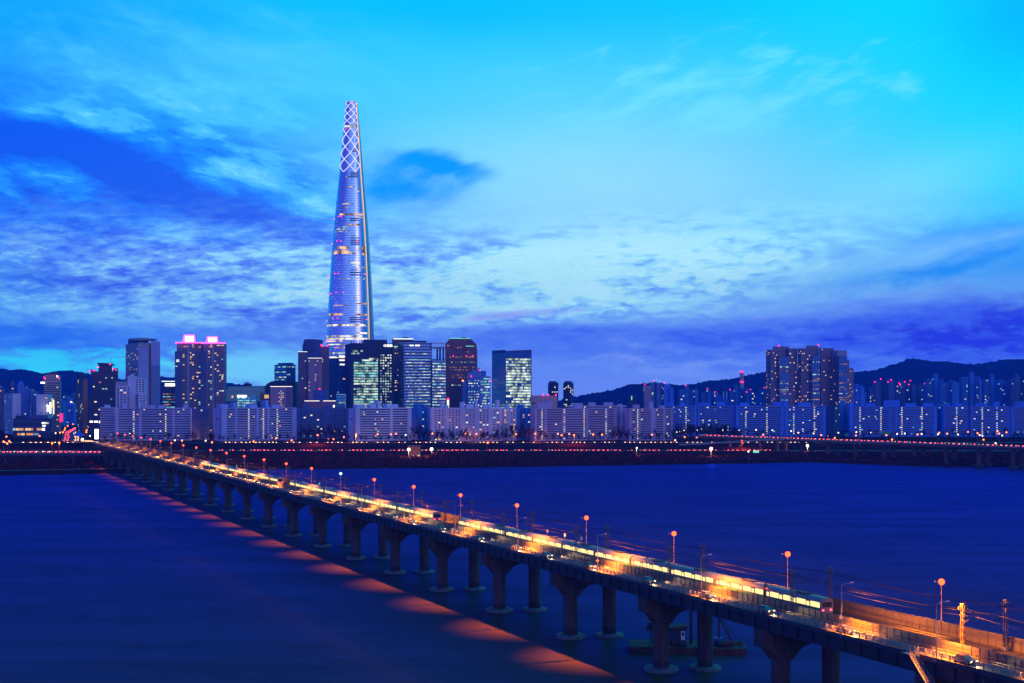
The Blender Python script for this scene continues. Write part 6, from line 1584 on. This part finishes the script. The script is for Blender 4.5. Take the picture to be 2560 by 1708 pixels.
MB().box(qa.x, qb.x, 1629.5, 1630.5, qa.z, qb.z).build('sign_panel', M['sign_white'], r); bar(r, [((qa.x + qb.x) / 2, 1631, 12.9), ((qa.x + qb.x) / 2, 1631, qb.z - 2)], .3, 'darkmetal', 'post')
q = W(1697, 1082, 1700); r = thing('sign', 'cluster of green, white and red shop lights among dark trees', 'sign', (q.x, 1700, 12.9))
for i, (dx, dz, mk) in enumerate(((-4, 0, 'sign_teal'), (-2.4, .6, 'sign_white'), (-.6, .2, 'sign_teal'), (1, 1.2, 'sign_white'), (2.4, .2, 'sign_red'), (3.6, 1.4, 'win_warm'))): MB().box(q.x + dx - .7, q.x + dx + .7, 1699.6, 1700, q.z + dz - .8, q.z + dz + .8).build('sign_letter', M[mk], r)
bar(r, [(q.x - 5, 1700.4, q.z), (q.x + 5, 1700.4, q.z)], .3, 'darkmetal', 'frame'); bar(r, [(q.x, 1700.4, 12.8), (q.x, 1700.4, q.z)], .3, 'darkmetal', 'post')
q = W(1035, 1126, 1405); r = thing('riverside_kiosk', 'small orange-brown kiosk with white lit windows on the far riverbank', 'kiosk', (q.x, 1405, 4))
MB().box(q.x - 6.5, q.x + 6.5, 1405, 1414, 3.5, q.z + 4.5).build('wall', M['wall_orange'], r); MB().box(q.x - 7.2, q.x + 7.2, 1404.2, 1414.8, q.z + 4.504, q.z + 5).build('roof', M['wall_brown'], r)
for i in range(4): MB().box(q.x - 1 + 1.8 * i, q.x + .3 + 1.8 * i, 1404.9, 1404.99, 4.2, 6.4).build('window', M['win_white'], r)
q = W(1890, 1126, 1400); r = thing('riverside_sign', 'small teal lit board near the riverside path at right', 'sign', (q.x, 1400, 4.5)); MB().box(q.x - 3, q.x + 3, 1399.7, 1400, 9, 11.4).build('sign_board', M['sign_teal'], r); bar(r, [(q.x, 1400.3, 4), (q.x, 1400.3, 11)], .15, 'pole', 'post')

# ---------------------------------------------------------------- bare winter trees before the slabs
def tree_mesh(seed, h):
    rr = random.Random(seed); tr = MB(); cr = MB()
    tr.tube([(0, 0, -0.5), (rr.uniform(-.2, .2), rr.uniform(-.2, .2), h * .35), (rr.uniform(-.3, .3), rr.uniform(-.3, .3), h * .7)], h * .018, 6, h * .008)
    def branch(p, d, L, r, lvl):
        e = p + d * L
        cr.tube([p, e], r, 3, r * .45, caps=False)
        if lvl == 0: return
        for _ in range(4 if lvl > 1 else 5):
            f = rr.uniform(.35, 1.0)
            nd = (d + Vector((rr.uniform(-1, 1), rr.uniform(-1, 1), rr.uniform(-.1, .9))) * .75).normalized()
            branch(p.lerp(e, f), nd, L * rr.uniform(.5, .72), r * .62, lvl - 1)
    for _ in range(11):
        a = rr.uniform(0, 6.28); z = h * rr.uniform(.25, .65)
        branch(Vector((0, 0, z)), Vector((math.cos(a) * .7, math.sin(a) * .7, rr.uniform(.5, 1.1))).normalized(), h * rr.uniform(.2, .32), h * .013 + .04, 2)
    return tr, cr
tps = []
for i in range(4):
    t = thing('bare_tree', '', 'tree'); tr, cr = tree_mesh(20 + i, 12); tr.build('trunk', M['bark'], t); cr.build('crown', M['bark'], t); tps.append(t)
tu = [False] * 4
rng = random.Random(77); TN = {}
def put_tree(px, y, sc_, zg=12.8):
    i = rng.randrange(4); wn = near_what(px); TN[wn] = TN.get(wn, 0) + 1
    if tu[i]: o = copy_tree(tps[i])
    else: o = tps[i]; tu[i] = True
    o.location = ((px - PX) / FPX * y, y, zg); o.rotation_euler = (0, 0, rng.uniform(0, 6.28)); o.scale = (sc_, sc_, sc_)
    tag(o, 'one of the bare dark trees growing in front of %s' % wn, 'tree', 'bare trees before ' + wn)
px = 262
while px < 2570:
    right = px > 1690
    put_tree(px, rng.uniform(1604, 1632) if not right else rng.uniform(1640, 1790), rng.uniform(.55, 1.05) if px < 1000 else rng.uniform(.6, 1.25))
    px += rng.uniform(10, 22) if not (1040 < px < 1320 or 1690 < px < 1840) else rng.uniform(6, 11)
for px, s_ in ((1690, 1.5), (1702, 1.7), (1716, 1.6), (1730, 1.9), (1742, 1.7), (1756, 2.0), (1772, 1.7), (1786, 2.1), (1800, 1.7), (1816, 1.9), (1830, 1.6), (1846, 1.4), (770, 1.4), (790, 1.5), (815, 1.7), (835, 1.3), (1060, 1.6), (1100, 1.4), (1240, 1.5), (1300, 1.7), (1540, 1.5), (752, 1.3), (762, 1.6), (780, 1.8), (802, 1.7), (826, 1.8), (848, 1.5), (862, 1.3), (1036, 1.6), (1048, 1.9), (1072, 1.4), (1128, 1.3), (1160, 1.5), (1205, 1.3), (1262, 1.6), (1280, 1.9), (1310, 2.0), (1325, 1.6), (1350, 1.3), (1552, 1.8), (1566, 1.5), (1640, 1.3), (1696, 1.9), (1724, 2.0), (1764, 1.8), (1795, 1.9), (1810, 1.6), (1838, 1.7), (480, 1.2), (300, 1.1), (330, 1.2), (420, 1.1)): put_tree(px, 1660 if px > 1600 else 1628, s_)
for k in range(20):
    px = rng.uniform(300, 2000); wn = near_what(px); y = rng.uniform(1535, 1565)
    i = rng.randrange(4); o = copy_tree(tps[i]) if tu[i] else tps[i]; tu[i] = True; s_ = rng.uniform(.35, .7)
    o.location = ((px - PX) / FPX * y, y, ground(0, y, 1300) - .2); o.rotation_euler = (0, 0, rng.uniform(0, 6)); o.scale = (s_, s_, s_)
    tag(o, 'one of the small bare trees on the slope below %s' % wn, 'tree', 'levee trees below ' + wn)
for k in range(32):
    px = rng.uniform(330, 2560); wn = near_what(px); yw = shore(px); y = rng.uniform(yw + 22, 1450)
    i = rng.randrange(4); o = copy_tree(tps[i]) if tu[i] else tps[i]; tu[i] = True; s_ = rng.uniform(.3, .75)
    o.location = ((px - PX) / FPX * y, y, ground(0, y, yw) - .2); o.rotation_euler = (0, 0, rng.uniform(0, 6)); o.scale = (s_ * 1.3, s_ * 1.3, s_)
    tag(o, 'one of the low riverbank trees among reeds below %s' % wn, 'tree', 'riverbank trees below ' + wn)
# scrub on the bank: nobody could count it
b = MB(); rng = random.Random(9)
def tuft(x, y, z, h, w_):
    for _ in range(4):
        a = rng.uniform(0, 6.28); dx, dy = math.cos(a), math.sin(a); l = rng.uniform(.5, 1) * w_
        b.poly([(x - dx * l * .5, y - dy * l * .5, z - .3), (x + dx * l * .5, y + dy * l * .5, z - .3), (x + dx * l * .7 + rng.uniform(-.4, .4), y + dy * l * .7, z + h * rng.uniform(.5, 1)), (x - dx * l * .4, y - dy * l * .6 + rng.uniform(-.4, .4), z + h * rng.uniform(.5, 1))])
for _ in range(9000):
    px = rng.uniform(-80, 2640); yw = shore(px); y = yw + 8 + (1480 - yw - 8) * rng.random() ** 1.3
    if px < 330: y = yw + 36 + 190 * rng.random()
    x = (px - PX) / FPX * y
    big = rng.random() < .2 and y < 1425; hs = 1.0 if y < 1425 else .35
    tuft(x, y, ground(x, y, yw), rng.uniform(2.4, 6.5) * (0.5 + 0.9 * abs(math.sin(px * .021) * math.sin(px * .0083 + 1))) if big else rng.uniform(.8, 2.4) * hs, rng.uniform(3, 6) if big else rng.uniform(1.5, 4))
tag(b.build('undergrowth', M['scrub']), 'dark reeds and low scrub covering the far riverbank', 'scrub', kind='stuff')

# ---------------------------------------------------------------- work barge moored behind the piers
BP = B(300, 197, 0); q = W(1722, 1640, 352); BP = Vector((q.x, 356, 0))
bg_ = thing('work_barge', 'dark rusty work barge with cabin, winches and leaning boom moored beyond the piers', 'barge', BP, R(-6))
def part(mb, name, m, parent=bg_):
    o = mb.build(name, m); o.parent = parent; return o
hp = [(-15.5, 1.7), (-15.5, .6), (-14.2, -.8), (14.2, -.8), (15.5, .6), (15.5, 1.7)]
part(MB().prism([(x, -5.5, z) for x, z in hp], (0, 11, 0)), 'hull', M['rust'])
b = MB()
for x in range(-15, 16, 3): b.box(x - .06, x + .06, -5.56, -5.504, .3, 1.6)
part(b, 'hull_rib', M['darkmetal'])
b = MB()
for x in range(-14, 15, 4): b.box(x - .2, x + .2, -5.3, -4.9, 1.704, 2.2)
part(b, 'bollard', M['darkmetal'])
cb = part(MB().box(-4.6, -.2, -1.5, 3.0, 1.71, 6.0), 'cabin', M['wall_dark'])
part(MB().hexa([(-5.0, -2.0, 6.004), (.2, -2.0, 6.004), (.2, 3.4, 6.004), (-5.0, 3.4, 6.004), (-5.0, -2.0, 6.3), (.2, -2.0, 6.8), (.2, 3.4, 6.8), (-5.0, 3.4, 6.3)]), 'cabin_roof', M['rust'], cb)
part(MB().box(-1.6, -.5, -1.58, -1.504, 3.0, 5.4), 'cabin_door', M['white'], cb)
part(MB().box(-1.35, -.75, -1.64, -1.584, 4.2, 5.0), 'cabin_window', M['glass'], cb)
for x in (1.2, 3.4): part(MB().tube([(x, 1.5, -2), (x, 1.5, 14.5)], .42, 10), 'spud_pole', M['darkmetal'])
part(MB().tube([(8.6, 0, 1.7), (8.6, 0, 12.0)], .25, 8), 'derrick_post', M['darkmetal'])
part(MB().tube([(12.4, 0, 1.9), (8.5, 0, 9.6)], .28, 8), 'boom', M['darkmetal'])
part(MB().tube([(-9.6, 1, 1.7), (-9.6, 1, 5.2)], .22, 8), 'davit', M['darkmetal'])
part(MB().box(-11.2, -7.8, .2, 1.8, 5.2, 5.6).hexa([(-10.8, .3, 5.604), (-8.6, .3, 5.604), (-8.6, 1.7, 5.604), (-10.8, 1.7, 5.604), (-10.5, .3, 7.2), (-9.0, .3, 7.4), (-9.0, 1.7, 7.4), (-10.5, 1.7, 7.2)]), 'crane_cab', M['darkmetal'])
for i, (x, y, s) in enumerate(((-3.2, -3.5, .8), (-1.0, -3.8, .7), (5.2, -3, .8), (9.5, -2.8, 1.1), (11.3, -2, .9))):
    part(MB().tube([(x - s, y, 1.7 + s * .8), (x + s, y, 1.7 + s * .8)], s * .8, 10), 'winch_drum', M['darkmetal' if i % 2 else 'rust'])
part(MB().box(6.8, 9.6, -1.6, 1.4, 1.71, 3.6), 'winch_house', M['wall_darkblue'])
for i in range(6): part(MB().box(10.4 + .8 * i, 11.0 + .8 * i, 1 - .3 * i, 2 - .3 * i, 1.71, 2.4 + .25 * (i % 3)), 'deck_crate', M['rust' if i % 2 else 'darkmetal'])
for x in range(-13, 15, 4): part(MB().lathe((x, -5.75, .9), [(.25, -.16), (.62, -.16), (.7, 0), (.62, .16), (.25, .16)], 12), 'tyre_fender', M['rubber'])
part(MB().tube([(8.5, 0, 11.8), (12.6, 0, 2.0)], .05, 4).tube([(8.5, 0, 11.8), (5.0, -1, 2.0)], .05, 4).tube([(8.5, 0, 9.6), (14.6, 0, 2.0)], .05, 4), 'rigging', M['wire'])
b = MB()
for x in range(-15, -5, 2): b.tube([(x, -5.2, 1.7), (x, -5.2, 2.8)], .05, 4)
b.tube([(-15, -5.2, 2.8), (-7, -5.2, 2.8)], .05, 4); part(b, 'hand_rail', M['darkmetal'])

# ---------------------------------------------------------------- a walker on the bridge footpath
def skin_mesh(name, joints, edges, m, parent, sub=1):
    me = bpy.data.meshes.new(name); me.from_pydata([j[0] for j in joints], edges, []); me.update(); me.materials.append(m)
    o = bpy.data.objects.new(name, me); col.objects.link(o)
    o.modifiers.new('skin', 'SKIN'); 
    for i, j in enumerate(joints):
        sv = me.skin_vertices[0].data[i]; sv.radius = (j[1], j[1] * (j[2] if len(j) > 2 else 1)); sv.use_root = (i == 0)
    o.modifiers.new('sub', 'SUBSURF').levels = sub; o.modifiers['sub'].render_levels = sub
    dg = bpy.context.evaluated_depsgraph_get(); ev = o.evaluated_get(dg); nm = bpy.data.meshes.new_from_object(ev)
    o.modifiers.clear(); o.data = nm; nm.polygons.foreach_set('use_smooth', [True] * len(nm.polygons)); o.parent = parent; return o
pw_ = thing('person', 'person in a dark coat walking along the bridge footpath beside the noise barrier', 'person', B(166.5, 167.85, ZD + 0.004), NROT + R(90))
J = [((0, 0, .95), .14, .8), ((0, 0, 1.15), .13, .8), ((0, .02, 1.38), .16, .7), ((0, .02, 1.50), .06), ((0, .04, 1.60), .085, 1.1), ((0, .05, 1.70), .09, 1.15),
     ((.17, .02, 1.42), .06), ((.24, -.04, 1.15), .045), ((.24, .06, .93), .035), ((.24, .09, .85), .03), ((-.17, .02, 1.42), .06), ((-.24, .08, 1.16), .045), ((-.24, .22, .97), .035), ((-.24, .27, .91), .03),
     ((.09, .0, .88), .09), ((.10, .14, .5), .062), ((.10, .06, .10), .042), ((.10, .2, .04), .035), ((-.09, .0, .88), .09), ((-.10, -.04, .5), .062), ((-.10, -.3, .14), .042), ((-.10, -.2, .04), .035)]
E = [(0, 1), (1, 2), (2, 3), (3, 4), (4, 5), (2, 6), (6, 7), (7, 8), (8, 9), (2, 10), (10, 11), (11, 12), (12, 13), (0, 14), (14, 15), (15, 16), (16, 17), (0, 18), (18, 19), (19, 20), (20, 21)]
for sx_, bx, by, bz in ((1, .24, .09, .85), (-1, -.24, .27, .91)):
    base = 9 if sx_ > 0 else 13
    for k in range(4):
        J.append(((bx + .012 * (k - 1.5), by + .03 + .004 * k, bz - .05), .009)); E.append((base, len(J) - 1)); J.append(((bx + .012 * (k - 1.5), by + .045, bz - .09 + .006 * abs(k - 1)), .008)); E.append((len(J) - 2, len(J) - 1))
    J.append(((bx - .03 * sx_, by + .03, bz - .02), .010)); E.append((base, len(J) - 1))
M['skin'] = mat('skin', (0.45, 0.28, 0.2), 0.6); M['coat'] = mat('dark_coat', (0.02, 0.02, 0.035), 0.8); M['jeans'] = mat('dark_trousers', (0.03, 0.035, 0.07), 0.85); M['hair'] = mat('black_hair', (0.012, 0.01, 0.01), 0.6)
skin_mesh('body', J, E, M['skin'], pw_)
skin_mesh('coat', [((0, 0, .80), .19, .8), ((0, 0, 1.0), .17, .8), ((0, .02, 1.2), .17, .8), ((0, .02, 1.42), .18, .7), ((.19, .02, 1.42), .078), ((.25, -.04, 1.15), .065), ((.245, .05, .95), .055), ((-.19, .02, 1.42), .078), ((-.25, .08, 1.16), .065), ((-.245, .2, .99), .055)],
          [(0, 1), (1, 2), (2, 3), (3, 4), (4, 5), (5, 6), (3, 7), (7, 8), (8, 9)], M['coat'], pw_)
skin_mesh('trousers', [((0, 0, .92), .15, .8), ((.09, .0, .86), .105), ((.10, .14, .5), .078), ((.10, .07, .12), .06), ((-.09, .0, .86), .105), ((-.10, -.04, .5), .078), ((-.10, -.28, .15), .06)], [(0, 1), (1, 2), (2, 3), (0, 4), (4, 5), (5, 6)], M['jeans'], pw_)
b = MB(); b.lathe((0, .03, 1.69), [(.095, -.04), (.112, .02), (.10, .08), (.05, .12), (.01, .13)], 12); o = b.build('hair', M['hair'], None, smooth=True); o.parent = pw_

me = bpy.data.meshes.new('distant_traffic'); me.from_pydata(TRAFFIC.v, [], TRAFFIC.f); me.update()
for mm in (CARCOL[0], M['headlight'], M['taillight']): me.materials.append(mm)
me.polygons.foreach_set('material_index', TRMAT); o = bpy.data.objects.new('distant_traffic', me); col.objects.link(o)
tag(o, 'dense distant traffic of small car lights on the far shore roads', 'traffic', kind='stuff')

# ---------------------------------------------------------------- the evening air
m = bpy.data.materials.new('evening_haze'); m.use_nodes = True; nt = m.node_tree; nt.nodes.clear()
o_ = nt.nodes.new('ShaderNodeOutputMaterial'); v = nt.nodes.new('ShaderNodeVolumePrincipled')
v.inputs['Color'].default_value = (0.06, 0.24, 1.0, 1); v.inputs['Density'].default_value = 0.000085; v.inputs['Anisotropy'].default_value = 0.0
nt.links.new(v.outputs[0], o_.inputs['Volume'])
tag(MB().box(-7200, 7200, -700, 6500, -3.5, 640).build('haze', m), 'thin blue evening haze over the river and city', 'haze', kind='stuff')
